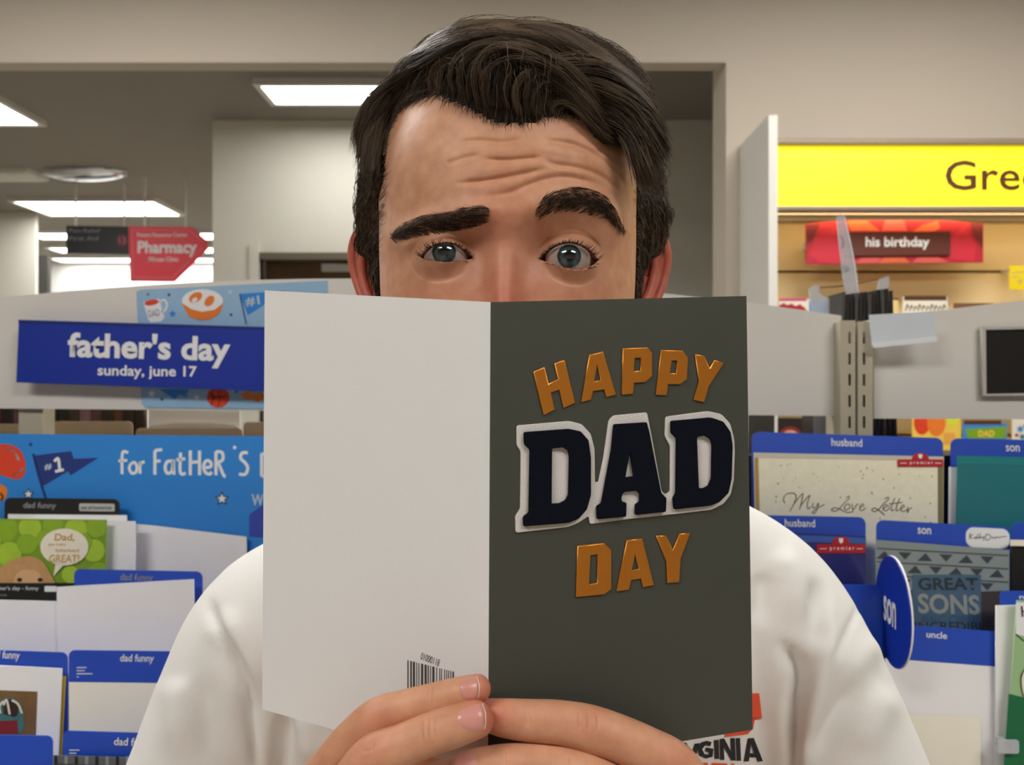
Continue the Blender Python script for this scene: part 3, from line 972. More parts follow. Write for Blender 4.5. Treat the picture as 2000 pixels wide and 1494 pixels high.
divider('blue dad funny divider behind the tilted white envelope', pocket(0.90, 270, 1200), 146, 1111, 396, 'B', slope=0.02, txt='dad funny', tb=(236, 1120, 301, 1138), tint=M_print_g)
sheet('envelope', 'large white envelope tilted in front of a blue dad funny divider', 'envelope', pocket(0.885, 245, 1200), [(112, 1146), (379, 1131), (384, 1400), (115, 1400)], M_env, 'B', group=g)
sheet('envelope', 'white envelope below the black label of the tennis ball card', 'envelope', pocket(0.892, 40, 1220), [(-150, 1168), (116, 1174), (116, 1400), (-150, 1400)], M_env, 'B', group=g)
divider('blue divider labelled funny behind the white photo card', pocket(0.855, 20, 1320), -150, 1264, 133, 'C', slope=0.035, txt='dad funny', tb=(-20, 1270, 42, 1290))
pl, t = divider('blue topped cream divider labelled dad funny in an empty pocket', pocket(0.85, 250, 1340), 136, 1269, 400, 'C', band=62, slope=0.012, txt='dad funny', tb=(236, 1277, 303, 1296))
for k, (a, b) in enumerate(((152, 171), (152, 168), (152, 183), (152, 156))):
    ribbon('print', pl, [[(a, 1303 + k * 6), (b, 1303 + k * 6)]], 1.8, M_print_w, 0.0022, t)
sheet('greeting_card', 'yellow edged card tucked behind the white photo card', 'card', pocket(0.845, 100, 1400), [(-60, 1318), (129, 1320), (112, 1600), (-60, 1600)], mat('mustard_card', (206, 172, 60), 0.5), 'C')
PC = pocket(0.84, 30, 1400)
t = sheet('greeting_card', 'white card with a small brown photo of a feathered toy', 'card', PC, [(-150, 1292), (122, 1305), (108, 1600), (-150, 1600)], M_white, 'C')
shape('photo', PC, [[(-60, 1345), (75, 1350), (72, 1436), (-60, 1436)]], mat('brown_photo', (128, 96, 58), 0.4, var=0.3, scale=60), 0.0015, 0.0002, t)
shape('print', PC, [smooth_line([(0, 1372), (12, 1362), (30, 1364), (44, 1378), (48, 1400), (44, 1430), (4, 1430), (-8, 1400)], 4).tolist()], mat('teal_print', (70, 120, 116), 0.5, var=0.3, scale=120), 0.0018, 0.0002, t)
shape('print', PC, [[(-10, 1408), (36, 1405), (38, 1432), (-12, 1432)]], mat('brick_red_print', (140, 36, 40), 0.5), 0.0021, 0.0002, t)
shape('print', PC, [smooth_line([(8, 1372), (24, 1364), (38, 1376), (34, 1398), (10, 1394)], 4).tolist()], mat('dark_brown_print', (60, 38, 28), 0.5), 0.0021, 0.0002, t)
ribbon('print', PC, [[(10, 1376), (16, 1366), (22, 1394)], [(26, 1366), (38, 1374), (46, 1392)], [(4, 1392), (2, 1378), (10, 1368)]], 4, M_offw, 0.0025, t)
divider('blue divider low in the rack below the white photo card', pocket(0.805, 0, 1500), -150, 1434, 104, 'D', slope=0.008, txt='funny', tb=(-52, 1440, 3, 1460))
pl, t = divider('blue dad funny divider low in the rack above a grey plaid card', pocket(0.80, 240, 1500), 124, 1426, 400, 'D', slope=0.03, txt='dad funny', tb=(224, 1440, 302, 1460))
for k, (a, b) in enumerate(((137, 157), (137, 151))):
    ribbon('print', pl, [[(a, 1464 + k * 6), (b, 1464 + k * 6)]], 1.8, M_print_w, 0.0016, t)
PLD = pocket(0.79, 200, 1540)
t = sheet('greeting_card', 'grey plaid card in the lowest left pocket', 'card', PLD, [(106, 1474), (330, 1482), (330, 1800), (106, 1800)], mat('grey_plaid_base', (92, 96, 100), 0.5), 'D')
for k in range(11):
    shape('print', PLD, [[(108 + k * 20, 1476), (114 + k * 20, 1476.2), (114 + k * 20, 1640), (108 + k * 20, 1640)]], (M_print_k, mat('plaid_grey', (140, 142, 146), 0.5))[k % 2], 0.0015, 0.0002, t)
for k in range(4):
    shape('print', PLD, [[(107, 1490 + k * 26), (329, 1496 + k * 26), (329, 1500 + k * 26), (107, 1494 + k * 26)]], mat('plaid_dark', (60, 64, 66), 0.5), 0.0018, 0.0002, t)

# --- right rows
def badge(pl, x0, y0, x1, y1, off, parent):
    w, h = x1 - x0, y1 - y0
    bd = y0 + h * 0.48
    cx = (x0 + x1) / 2
    pts = [(x0, bd), (cx - w * .19, bd)] + [(cx - w * .19 * math.cos(a), bd - h * .46 * math.sin(a)) for a in np.linspace(0.3, math.pi - 0.3, 8)] + [(cx + w * .19, bd), (x1, bd), (x1, y1), (x0, y1)]
    shape('badge', pl, [pts], M_red, off, 0.0004, parent, label='red premier badge')
    shape('badge_crest', pl, [[(cx - w * .045, y0 + h * .12), (cx + w * .045, y0 + h * .12), (cx + w * .04, y0 + h * .34), (cx, y0 + h * .44), (cx - w * .04, y0 + h * .34)]], M_print_w, off + 0.0004, 0.0001, parent)
    text('badge_lettering', pl, 'p r e m i e r', cx - w * .23, bd + h * .12, cx + w * .27, y1 - h * .12, M_print_w, off + 0.0004, bold=0.01, parent=parent)
    ribbon('badge_rule', pl, [[(x0 + w * .06, bd + h * .26), (x0 + w * .2, bd + h * .26)], [(x1 - w * .18, bd + h * .26), (x1 - w * .05, bd + h * .26)]], 1.2, M_print_w, off + 0.0005, parent)


divider('blue husband divider behind the cream love letter card', pocket(0.955, 1655, 930), 1468, 843, 1841, 'A', slope=0.034, txt='husband', tb=(1623, 857, 1682, 872), r=14)
ML = pocket(0.935, 1655, 960)
t = sheet('greeting_card', 'cream flecked card reading My Love Letter in a clear sleeve', 'card', ML, [(1472, 884), (1842, 892), (1840, 1200), (1478, 1200)], mat('flecked_cream', (246, 240, 212), 0.45, var=0.08, scale=120, coat=0.3), 'A')
shape('foil_edge', ML, [[(1472, 886), (1480, 886), (1486, 1120), (1478, 1120)]], M_gold, 0.0015, 0.0003, t)
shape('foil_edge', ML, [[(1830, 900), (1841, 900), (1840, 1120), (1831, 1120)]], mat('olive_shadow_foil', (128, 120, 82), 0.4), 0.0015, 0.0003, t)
shape('sleeve_flap', ML, [[(1472, 884), (1842, 892), (1842, 900), (1472, 894)]], mat('sleeve_flap', (214, 208, 190), 0.25, coat=0.6), 0.0016, 0.0003, t)
badge(ML, 1751, 884, 1840, 912, 0.0022, t)
sx, sy = 1 / 2.988, 1 / 2.988
C7 = lambda pts: [(1420 + x * sx, 560 + y * sy) for x, y in pts]
script = [[(335, 1262), (325, 1240), (345, 1210), (385, 1205), (400, 1225), (385, 1270), (362, 1310)], [(385, 1270), (420, 1225), (440, 1205)], [(440, 1205), (430, 1260), (420, 1300)],
          [(425, 1280), (455, 1240), (480, 1215)], [(480, 1215), (465, 1265), (468, 1295), (485, 1285)],
          [(500, 1262), (495, 1285), (510, 1290), (530, 1262)], [(532, 1262), (522, 1300), (505, 1322), (495, 1316), (520, 1295), (565, 1270)],
          [(690, 1235), (705, 1222), (708, 1235), (680, 1262), (650, 1295), (625, 1310), (605, 1300), (625, 1290), (660, 1300), (700, 1318), (735, 1310)],
          [(690, 1270), (680, 1290), (695, 1302), (712, 1285), (705, 1268), (690, 1272)], [(725, 1268), (730, 1302), (752, 1272), (762, 1270)],
          [(768, 1290), (790, 1280), (790, 1268), (775, 1275), (770, 1298), (785, 1305), (805, 1290)],
          [(915, 1238), (935, 1228), (935, 1242), (905, 1270), (880, 1300), (855, 1312), (840, 1300), (860, 1292), (890, 1310), (915, 1332)],
          [(905, 1295), (928, 1282), (925, 1270), (910, 1280), (908, 1302), (925, 1306), (945, 1290)],
          [(975, 1232), (955, 1280), (955, 1306), (972, 1300)], [(1003, 1235), (985, 1280), (985, 1308), (1000, 1300)], [(940, 1268), (1020, 1258)],
          [(1005, 1298), (1028, 1286), (1025, 1274), (1012, 1284), (1010, 1306), (1030, 1310), (1045, 1298)], [(1050, 1285), (1048, 1318), (1060, 1295), (1075, 1290)]]
ribbon('lettering', ML, [C7(l) for l in script], 1.5, mat('brown_ink', (92, 76, 58), 0.5, var=0), 0.0021, t)
rr = random.Random(11)
for k in range(46):
    x, y = rr.uniform(1490, 1822), rr.uniform(905, 1024)
    if 1525 < x < 1785 and y > 950 and rr.random() < 0.6:
        continue
    shape('fleck', ML, [ell(x, y, rr.uniform(0.8, 2.4), rr.uniform(0.8, 2.2), 7)], (M_print_g, mat('tan_fleck', (176, 160, 118), 0.5))[k % 2], 0.0016, 0.0002, t)

divider('blue son divider behind the plain teal card', pocket(0.955, 1960, 930), 1856, 856, 2230, 'A', slope=0.02, txt='son', tb=(1963, 870, 1989, 882), r=14)
sheet('envelope', 'pale envelope edge beside the plain teal card', 'envelope', pocket(0.945, 1900, 960), [(1853, 912), (2000, 912), (2000, 1200), (1850, 1200)], M_env, 'A', group=g)
TE = pocket(0.935, 1990, 960)
t = sheet('greeting_card', 'plain teal card in a clear sleeve', 'card', TE, [(1869, 890), (2225, 897), (2225, 1200), (1862, 1200)], mat('teal_card', (26, 118, 126), 0.35, coat=0.3), 'A')
shape('sleeve_flap', TE, [[(1868, 891), (2225, 898), (2225, 912), (1868, 906)]], mat('teal_flap', (34, 134, 140), 0.2, coat=0.6), 0.0015, 0.0003, t)

divider('blue husband divider behind the dark blue photo card', pocket(0.91, 1590, 1080), 1440, 1005, 1690, 'B', slope=0.02, txt='husband', tb=(1532, 1014, 1590, 1029), r=14)
DB = pocket(0.898, 1600, 1090)
t = sheet('greeting_card', 'dark blue photo card with a red premier badge', 'card', DB, [(1440, 1036), (1690, 1048), (1688, 1400), (1440, 1400)], mat('dark_blue_photo', (36, 38, 110), 0.35, var=0.5, scale=45, coat=0.4), 'B')
shape('sleeve_flap', DB, [[(1440, 1040), (1690, 1050), (1690, 1062), (1440, 1054)]], mat('blue_flap', (60, 96, 180), 0.25, coat=0.5), 0.0015, 0.0003, t)
badge(DB, 1594, 1047, 1688, 1080, 0.002, t)
pl, t = divider('blue son divider with a white signature oval behind the Great Sons card', pocket(0.91, 1840, 1080), 1711, 1015, 1972, 'B', slope=0.055, txt='son', tb=(1791, 1031, 1816, 1043), r=14)
shape('signature_oval', pl, [rrect(1885, 1029, 1970, 1068, 15, slope=0.05)], M_print_w, 0.0013, 0.0004, t)
C8 = lambda pts: [(1420 + x / 2.798, 960 + y / 2.798) for x, y in pts]
sig = [[(1322, 225), (1320, 260)], [(1340, 232), (1324, 244), (1338, 258)], [(1345, 248), (1350, 258), (1354, 246), (1358, 256)], [(1366, 230), (1362, 256), (1372, 250)], [(1378, 228), (1374, 256), (1382, 246), (1386, 256)],
       [(1392, 244), (1396, 254), (1402, 242), (1394, 268)], [(1412, 232), (1408, 264), (1430, 258), (1432, 238), (1408, 232)], [(1440, 248), (1446, 256), (1450, 246)], [(1456, 246), (1460, 256), (1470, 246), (1480, 252), (1500, 246), (1522, 246)]]
ribbon('signature', pl, [C8(l) for l in sig], 1.3, M_print_k, 0.0019, t)
GS = pocket(0.898, 1840, 1140)
M_gsbase = mat('grey_green_print', (140, 152, 152), 0.4, coat=0.4)
M_gsdark = mat('slate_print', (58, 68, 78), 0.45)
M_gsblue = mat('slate_blue_panel', (74, 102, 128), 0.45)
t = sheet('greeting_card', 'slate patterned card reading Great Sons', 'card', GS, [(1710, 1054), (1970, 1074), (1970, 1400), (1710, 1400)], M_gsbase, 'B')
for i in range(7):
    for j in range(3):
        x = 1722 + i * 40 + (20 if j == 1 else 0)
        y = 1076 + j * 26 + i * 2
        if x > 1960 or (1780 < x < 1918 and j == 2):
            continue
        x2 = min(x + 17, 1968)
        if (i + j) % 2:
            shape('print', GS, [[(x - 9, y), (x2, y + 1), ((x + x2) / 2 - 4, y + 15)]], M_gsdark, 0.0015, 0.0002, t)
        else:
            shape('print', GS, [[(x - 12, y + 15), (x2, y + 16), ((x + x2) / 2 - 4, y)]], M_gsdark, 0.0015, 0.0002, t)
for j in range(3):
    ribbon('print', GS, [[(1712, 1071 + j * 26), (1968, 1085 + j * 26)]], 2.5, M_gsdark, 0.0016, t)
shape('print', GS, [[(1915, 1155), (1969, 1153), (1969, 1234), (1915, 1230)]], mat('dark_brown_panel', (66, 58, 54), 0.5), 0.0015, 0.0002, t)
shape('print', GS, [[(1712, 1150), (1790, 1153), (1790, 1300), (1712, 1300)]], M_gsdark, 0.0015, 0.0002, t)
shape('print', GS, [[(1780, 1122), (1914, 1122), (1914, 1300), (1780, 1300)]], M_gsblue, 0.0018, 0.0002, t)
text('lettering', GS, 'GREAT', 1792, 1128, 1907, 1152, mat('slate_dark_ink', (38, 50, 60), 0.5, var=0), 0.0022, bold=0.02, parent=t)
text('lettering', GS, 'SONS', 1792, 1160, 1909, 1199, mat('stone_ink', (150, 156, 150), 0.5, var=0), 0.0022, bold=0.03, rot=-1.5, parent=t)
text('lettering', GS, 'BECOME', 1800, 1202, 1908, 1215, mat('blue_ink', (54, 92, 130), 0.5, var=0), 0.0022, parent=t)
text('lettering', GS, 'INCREDIBLE', 1786, 1214, 1935, 1231, mat('slate_dark_ink', (38, 50, 60), 0.5), 0.0022, parent=t)
divider('blue divider at the end of the row beside the Great Sons card', pocket(0.915, 2050, 1080), 1975, 1020, 2230, 'B', slope=0.02, r=14)
sheet('greeting_card', 'dark card with a cream top strip beside the Great Sons card', 'card', pocket(0.90, 2050, 1100), [(1974, 1057), (2230, 1062), (2230, 1400), (1972, 1400)], M_black, 'B')
pl = pocket(0.8985, 2050, 1062)
for o_ in [q for q in bpy.data.objects if q.get('label') == 'dark card with a cream top strip beside the Great Sons card']:
    shape('cream_strip', pl, [[(1973, 1054), (2230, 1059), (2230, 1070), (1973, 1066)]], M_cream, 0, 0.0005, o_)

divider('blue divider showing between the round son sign and the husband card', pocket(0.87, 1690, 1240), 1500, 1138, 1722, 'C', slope=0.02, r=10)
pl, t = divider('blue topped white divider labelled uncle', pocket(0.865, 1850, 1320), 1728, 1217, 1949, 'C', band=68, slope=0.075, txt='uncle', tb=(1808, 1233, 1847, 1246), body=M_env)
sheet('envelope', 'cream envelope standing below the uncle divider', 'envelope', pocket(0.85, 1830, 1450), [(1720, 1392), (1914, 1400), (1914, 1600), (1720, 1600)], M_cream, 'C', group='cream envelope')
divider('blue divider behind the green card', pocket(0.87, 2030, 1240), 1952, 1154, 2230, 'C', slope=0.0, r=10, txt='nephew', tb=(1989, 1161, 2060, 1172))
sheet('envelope', 'white envelope edge beside the green card', 'envelope', pocket(0.86, 2000, 1300), [(1944, 1182), (2150, 1180), (2150, 1600), (1942, 1600)], M_env, 'C', group=g)
GC = pocket(0.845, 2050, 1350)
t = sheet('greeting_card', 'light and dark green card with a white top', 'card', GC, [(1985, 1172), (2230, 1172), (2230, 1600), (1950, 1600)], mat('light_green_print', (158, 194, 142), 0.45), 'C')
shape('print', GC, [[(1983, 1176), (2228, 1176), (2228, 1262), (2010, 1245), (1982, 1238)]], M_print_w, 0.0015, 0.0003, t)
ribbon('print', GC, [[(1982, 1238), (2000, 1252), (2030, 1260)]], 2, M_print_k, 0.002, t)
text('lettering', GC, 'HEY', 1993, 1183, 2050, 1204, M_print_k, 0.002, parent=t)
shape('print', GC, [[(1968, 1354), (2000, 1362), (2228, 1370), (2228, 1598), (1952, 1598)]], mat('deep_green_print', (24, 108, 66), 0.45), 0.0015, 0.0003, t)
shape('print', GC, [ell(2020, 1335, 28, 44)], M_offw, 0.0019, 0.0003, t)
ribbon('print', GC, [[(2003, 1300), (1992, 1320), (1994, 1350), (2004, 1372)]], 2, M_print_k, 0.0024, t)
pl = pocket(0.83, 1970, 1400, 0)
t = thing('price_clip', 'small clear plastic price clip in front of the green card', 'clip', pl.hit(1970, 1470))
shape('clip_face', pl, [rrect(1948, 1444, 1988, 1470, 4)], CLR, 0, 0.002, t)
a = pl.hit(1968, 1458)
box('clip_stem', (a.x - 0.003, 0.785, a.z - 0.004), (a.x + 0.003, 0.80, a.z + 0.004), CLR, t)

# round blue "son" sign turned almost edge-on
ctr = P(1744, 1194, 0.80)
DS = Plane(0.80, 1744, 1194, yaw=-97)
DS.o = ctr
t = thing('round_sign', 'round royal blue sign reading son turned almost edge on', 'sign', ctr - Vector((0, 0, 0.052)))
def disc_poly(r, n=40):
    return [(r * math.cos(2 * math.pi * i / n), r * math.sin(2 * math.pi * i / n)) for i in range(n)]


def prism(name, pl, pts, off, th, m, parent):
    n = len(pts)
    V = [pl.world(a, b, off) for a, b in pts] + [pl.world(a, b, off + th) for a, b in pts]
    Fc = [tuple(range(n))[::-1], tuple(range(n, 2 * n))] + [(i, (i + 1) % n, n + (i + 1) % n, n + i) for i in range(n)]
    return mesh_obj(name, V, Fc, m, parent)


prism('rim', DS, disc_poly(0.0520), -0.0016, 0.0015, M_white, t)
prism('face', DS, disc_poly(0.0515), 0.0, 0.001, M_blue_d, t)
text('lettering', DS, 'son', 1729, 1180, 1753, 1210, M_print_w, 0.0012, bold=0.015, parent=t)
a = DS.world(-0.051, 0.0, 0)
box('stem', (a.x - 0.002, a.y - 0.002, a.z - 0.008), (a.x + 0.002, 0.868, a.z + 0.008), CLR, t)
# ================================================================== THE OPEN CARD IN HIS HANDS
FT, FB = P(958, 590, 0.3205), P(953, 1510, 0.3205)
LP = Plane(0, pts=(FB, P(515, 970, 0.359), FT))
RP = Plane(0, pts=(FB, P(1464, 1000, 0.347), FT))
M_page = mat('white_card_back', (232, 230, 229), 0.5, var=0.015, bump=0.04, bscale=1500)
M_olive = mat('olive_grey_cover', (66, 68, 60), 0.42, var=0.05, scale=40, bump=0.06, bscale=2200)
M_copper = mat('copper_foil', (212, 136, 50), 0.34, metal=0.75, var=0.05)
M_navycut = mat('navy_felt', (8, 13, 25), 0.9, var=0.12, scale=200, bump=0.2, bscale=1500, spec=0.15)
M_backing = mat('white_felt_backing', (214, 208, 204), 0.85, var=0.06, scale=150, bump=0.25, bscale=1400)
hc = thing('greeting_card', 'open folded card reading Happy Dad Day held up in front of the face', 'card', FB)
shape('back_cover', LP, [[(517, 567), (958, 590), (953, 1510), (512, 1385)]], M_page, -0.0005, 0.0005, hc)
fc_ = shape('front_cover', RP, [[(958, 590), (1458, 578), (1470, 1425), (953, 1510)]], M_olive, -0.0005, 0.0005, hc)
# fold rounding
va, vb = LP.hit(956, 590.2), LP.hit(951, 1509.5)
C3 = lambda pts: [(950 + x / 2.49, 620 + y / 2.49) for x, y in pts]


def letter(name, outs, m, off, th, bev):
    return shape(name, RP, [C3(o_) for o_ in outs], m, off, th, hc, bevel=bev)


B = 0.00032
letter('letter_h', [[(226, 264), (281, 240), (300, 322), (347, 300), (328, 224), (378, 205), (430, 415), (372, 440), (352, 350), (312, 366), (330, 448), (276, 475)]], M_copper, 0, 0.0009, B)
letter('letter_a', [[(497, 182), (565, 165), (628, 375), (580, 388), (570, 350), (516, 358), (506, 400), (458, 412)], [(536, 228), (553, 305), (520, 312)]], M_copper, 0, 0.0009, B)
letter('letter_p', [[(660, 150), (780, 145), (803, 172), (803, 285), (770, 315), (715, 318), (710, 372), (655, 376)], [(718, 198), (748, 196), (746, 258), (714, 262)]], M_copper, 0, 0.0009, B)
letter('letter_p', [[(845, 158), (950, 160), (978, 195), (972, 300), (938, 325), (880, 325), (874, 378), (820, 376)], [(898, 210), (924, 210), (918, 272), (890, 270)]], M_copper, 0, 0.0009, B)
letter('letter_y', [[(1010, 178), (1056, 186), (1082, 246), (1104, 206), (1152, 220), (1078, 335), (1056, 412), (1003, 400), (1030, 310)]], M_copper, 0, 0.0009, B)
letter('letter_d', [[(440, 1110), (570, 1095), (605, 1130), (605, 1320), (570, 1345), (432, 1358)], [(503, 1155), (538, 1150), (535, 1290), (497, 1296)]], M_copper, 0, 0.0009, B)
letter('letter_a', [[(680, 1082), (755, 1072), (812, 1300), (758, 1310), (748, 1268), (702, 1275), (690, 1322), (628, 1330)], [(720, 1150), (738, 1222), (704, 1228)]], M_copper, 0, 0.0009, B)
letter('letter_y', [[(822, 1060), (870, 1058), (903, 1128), (935, 1050), (988, 1045), (942, 1170), (935, 1285), (875, 1290), (872, 1185)]], M_copper, 0, 0.0009, B)


def rnd_(pts, r=14, k=4):
    """round the corners of an outline"""
    out = []
    n = len(pts)
    for i in range(n):
        a, b, c = [np.array(pts[(i + j) % n], float) for j in (-1, 0, 1)]
        la, lc = np.linalg.norm(a - b), np.linalg.norm(c - b)
        q = min(r, la * 0.4, lc * 0.4)
        p0, p1 = b + (a - b) / max(la, 1e-6) * q, b + (c - b) / max(lc, 1e-6) * q
        for j in range(k + 1):
            t = j / k
            out.append(tuple((1 - t) ** 2 * p0 + 2 * t * (1 - t) * b + t * t * p1))
    return out


backing = [(145, 525), (400, 503), (460, 518), (505, 565), (524, 640), (526, 800), (541, 800), (566, 680), (592, 500), (615, 476), (778, 461), (800, 570), (850, 845), (868, 860), (889, 845), (890, 625),
           (864, 575), (868, 482), (1075, 455), (1140, 470), (1182, 515), (1202, 590), (1205, 650), (1200, 790), (1185, 860), (1150, 905), (1090, 935), (870, 960), (700, 978), (500, 1004), (495, 965), (440, 1000), (395, 1018), (140, 1046),
           (138, 965), (162, 930), (165, 650), (145, 620)]
letter('letter_backing', [rnd_(backing, 12)], M_backing, 0, 0.0007, 0.0002)
d1 = [(176, 556), (395, 540), (450, 552), (488, 595), (500, 680), (500, 860), (480, 930), (440, 975), (390, 995), (174, 1012), (173, 965), (200, 945), (205, 640), (178, 615)]
h1 = [(312, 635), (365, 630), (390, 645), (396, 675), (392, 860), (378, 885), (350, 900), (310, 903)]
letter('letter_d', [rnd_(d1, 9), rnd_(h1, 8)], M_navycut, 0.0007, 0.0018, 0.0003)
a1 = [(612, 518), (770, 508), (785, 570), (840, 850), (865, 875), (862, 942), (715, 957), (716, 905), (735, 895), (738, 855), (720, 840), (660, 845), (648, 865), (648, 890), (672, 898), (670, 965), (530, 978), (528, 915), (552, 898), (600, 640)]
letter('letter_a', [rnd_(a1, 8), [(690, 648), (707, 770), (666, 775)]], M_navycut, 0.0007, 0.0018, 0.0003)
d2 = [(888, 502), (1080, 485), (1140, 505), (1175, 555), (1185, 620), (1180, 780), (1165, 850), (1120, 895), (1075, 912), (903, 930), (898, 875), (912, 852), (915, 585), (888, 560)]
h2 = [(1012, 580), (1050, 572), (1080, 590), (1088, 620), (1085, 780), (1070, 815), (1045, 828), (1022, 828)]
letter('letter_d', [rnd_(d2, 9), rnd_(h2, 8)], M_navycut, 0.0007, 0.0018, 0.0003)
# barcode on the back cover
bars, x = [], 796.0
rb = random.Random(5)
V, Fc = [], []
while x < 886:
    w = rb.choice((1.6, 1.6, 3.0, 4.2, 2.2))
    ytop = 1289 + (x - 796) * 0.25
    b0 = len(V)
    for (qx, qy) in ((x, ytop), (min(x + w, 887), ytop + w * 0.25), (min(x + w, 887), 1362 + (x - 796) * 0.25), (x, 1362 + (x - 796) * 0.25)):
        a, b = LP.loc(qx, qy)
        V.append(LP.world(a, b, 0.00012))
    Fc.append((b0, b0 + 1, b0 + 2, b0 + 3))
    x += w + rb.choice((2.0, 2.6, 3.4, 4.4))
bc = mesh_obj('barcode', V, Fc, mat('barcode_ink', (70, 66, 64), 0.5, var=0), hc)
bc['kind'] = 'stuff'
text('lettering', LP, '01000118', 822, 1283, 859, 1292, mat('barcode_ink', (58, 54, 52)), 0.0, rot=-13, parent=hc, thick=0.00012)
# ================================================================== THE PERSON
HX, HY, HZ0 = -0.0026, 0.522, CAMZ + 0.066      # ear axis at eye level; local axes: x right, f towards the camera, z up


def hw(x, f, z):
    return np.stack([HX + x, HY - f, HZ0 + z], -1)


def to_px(Wp):
    y = np.maximum(Wp[..., 1], 0.05)
    return CX + F * Wp[..., 0] / y, CY - F * (Wp[..., 2] - CAMZ) / y


def sstep(a, b, x):
    t = np.clip((x - a) / (b - a), 0, 1)
    return t * t * (3 - 2 * t)


def gauss(x, s):
    return np.exp(-0.5 * (x / s) ** 2)


def seg_dist(px, py, line):
    """distance of points to a smooth polyline in pixels, and the position 0..1 along it"""
    q = smooth_line(line, 5)
    best = np.full(px.shape, 1e9)
    par = np.zeros(px.shape)
    n = len(q) - 1
    for i in range(n):
        ax, ay = q[i]
        bx, by = q[i + 1]
        dx, dy = bx - ax, by - ay
        L = dx * dx + dy * dy + 1e-9
        t = np.clip(((px - ax) * dx + (py - ay) * dy) / L, 0, 1)
        d = np.hypot(px - ax - t * dx, py - ay - t * dy)
        m = d < best
        best = np.where(m, d, best)
        par = np.where(m, (i + t) / n, par)
    return best, par


def groove(px, py, line, depth, sig, fade=0.2):
    """ridge (+) or groove (-) along a polyline, fading out at its ends"""
    d, t = seg_dist(px, py, line)
    return depth * gauss(d, sig) * sstep(0, fade, t) * sstep(0, fade, 1 - t)


Z1 = lambda pts: [(640 + x / 2.576, 20 + y / 2.576) for x, y in pts]

# ---------------------------------------------------------------- head: one lofted surface from the crown to the neck
rows = np.array([
    (.1198, .012, -.036, .020), (.1180, .030, -.054, .036), (.1130, .049, -.070, .050), (.1030, .0675, -.083, .0615), (.0880, .0830, -.092, .0695),
    (.0700, .0925, -.097, .0745), (.0500, .0970, -.099, .0770), (.0300, .0985, -.099, .0768), (.0150, .0970, -.098, .0770), (.0000, .0925, -.096, .0768),
    (-.0150, .0905, -.092, .0762), (-.0300, .0900, -.087, .0746), (-.0450, .0900, -.081, .0715), (-.0600, .0905, -.075, .0660), (-.0750, .0905, -.070, .0620),
    (-.0900, .0890, -.066, .0560), (-.1020, .0880, -.064, .0500), (-.1120, .0840, -.063, .0450), (-.1180, .0740, -.063, .0440), (-.1205, .0580, -.063, .0445),
    (-.1240, .0400, -.063, .0460), (-.1310, .0250, -.063, .0480), (-.1450, .0170, -.064, .0510), (-.1700, .0150, -.068, .0550), (-.2050, .0180, -.074, .0620)])
dense = smooth_line(rows, 40)
arc = np.concatenate([[0], np.cumsum(np.linalg.norm(np.diff(dense[:, :2], axis=0), axis=1))])
zz = dense[:, 0]
wt = 1.0 + 3.2 * (sstep(-.06, -.03, zz) * sstep(.105, .075, zz))        # more rows over the visible face
cum = np.concatenate([[0], np.cumsum(np.diff(arc) * 0.5 * (wt[1:] + wt[:-1]))])
NV = 430
samp = np.interp(np.linspace(0, cum[-1], NV), cum, np.arange(len(dense)))
R = np.stack([np.interp(samp, np.arange(len(dense)), dense[:, k]) for k in range(4)], 1)
NF, NB = 460, 150
th = np.concatenate([np.linspace(-np.pi / 2, np.pi / 2, NF, endpoint=False), np.linspace(np.pi / 2, 1.5 * np.pi, NB, endpoint=False)])
NU = len(th)
s_, c_ = np.sin(th), np.cos(th)
zc = R[:, 0:1]
nexp = 2.05 + 0.35 * sstep(.11, .04, zc) - 0.15 * sstep(-.05, -.1, zc)
sx_ = np.sign(s_) * np.abs(s_) ** (2 / nexp)
cf_ = np.abs(c_) ** (2 / nexp)
X = R[:, 3:4] * sx_
Fv = np.where(c_ >= 0, R[:, 1:2] * cf_, R[:, 2:3] * cf_)
# crown rows sit on a centre slightly behind the ears
Z = np.repeat(zc, NU, 1)
front = sstep(0.05, 0.35, c_)[None, :] * np.ones_like(X)
Wp = hw(X, Fv, Z)
PX, PY = to_px(Wp)
baseX, baseF, baseZ = X.copy(), Fv.copy(), Z.copy()

D = np.zeros_like(X)
# nose
nz_ = np.array([.016, .006, -.002, -.012, -.025, -.038, -.046, -.050, -.055, -.060, -.066])
na_ = np.array([.000, .0015, .0045, .0085, .0140, .0205, .0235, .0225, .0120, .0030, .0])
ns_ = np.array([.008, .0070, .0066, .0070, .0082, .0105, .0125, .0130, .0120, .0110, .010])
A = np.interp(-Z, -nz_, na_)
S = np.interp(-Z, -nz_, ns_)
nx0 = -0.0015
D += A * np.exp(-np.abs((X - nx0) / S) ** 2.2 * 0.8)
for sgn in (-1, 1):
    D += 0.007 * gauss(X - nx0 - sgn * 0.0135, .0045) * gauss(Z + .047, .006)
# eye sockets, inner corners, temples, cheeks
EYES = {'l': (-.0321, .0798, .0005), 'r': (.0318, .0798, -.0015)}
for k, (ex, ef, ez) in EYES.items():
    sg = -1 if k == 'l' else 1
    D += -0.0062 * gauss(X - ex + sg * 0.001, .0150) * gauss(Z - ez - 0.006, .0080)
    D += 0.0012 * gauss(X - ex, .0160) * gauss(Z - ez + 0.012, .0070)
    D += -0.0035 * gauss(X - sg * 0.0165, .0055) * gauss(Z - 0.001, .0090)
    D += 0.0030 * gauss(X - sg * 0.042, .016) * gauss(Z + .034, .013)
    D += -0.0025 * gauss(X - sg * 0.066, .010) * gauss(Z - .012, .018)
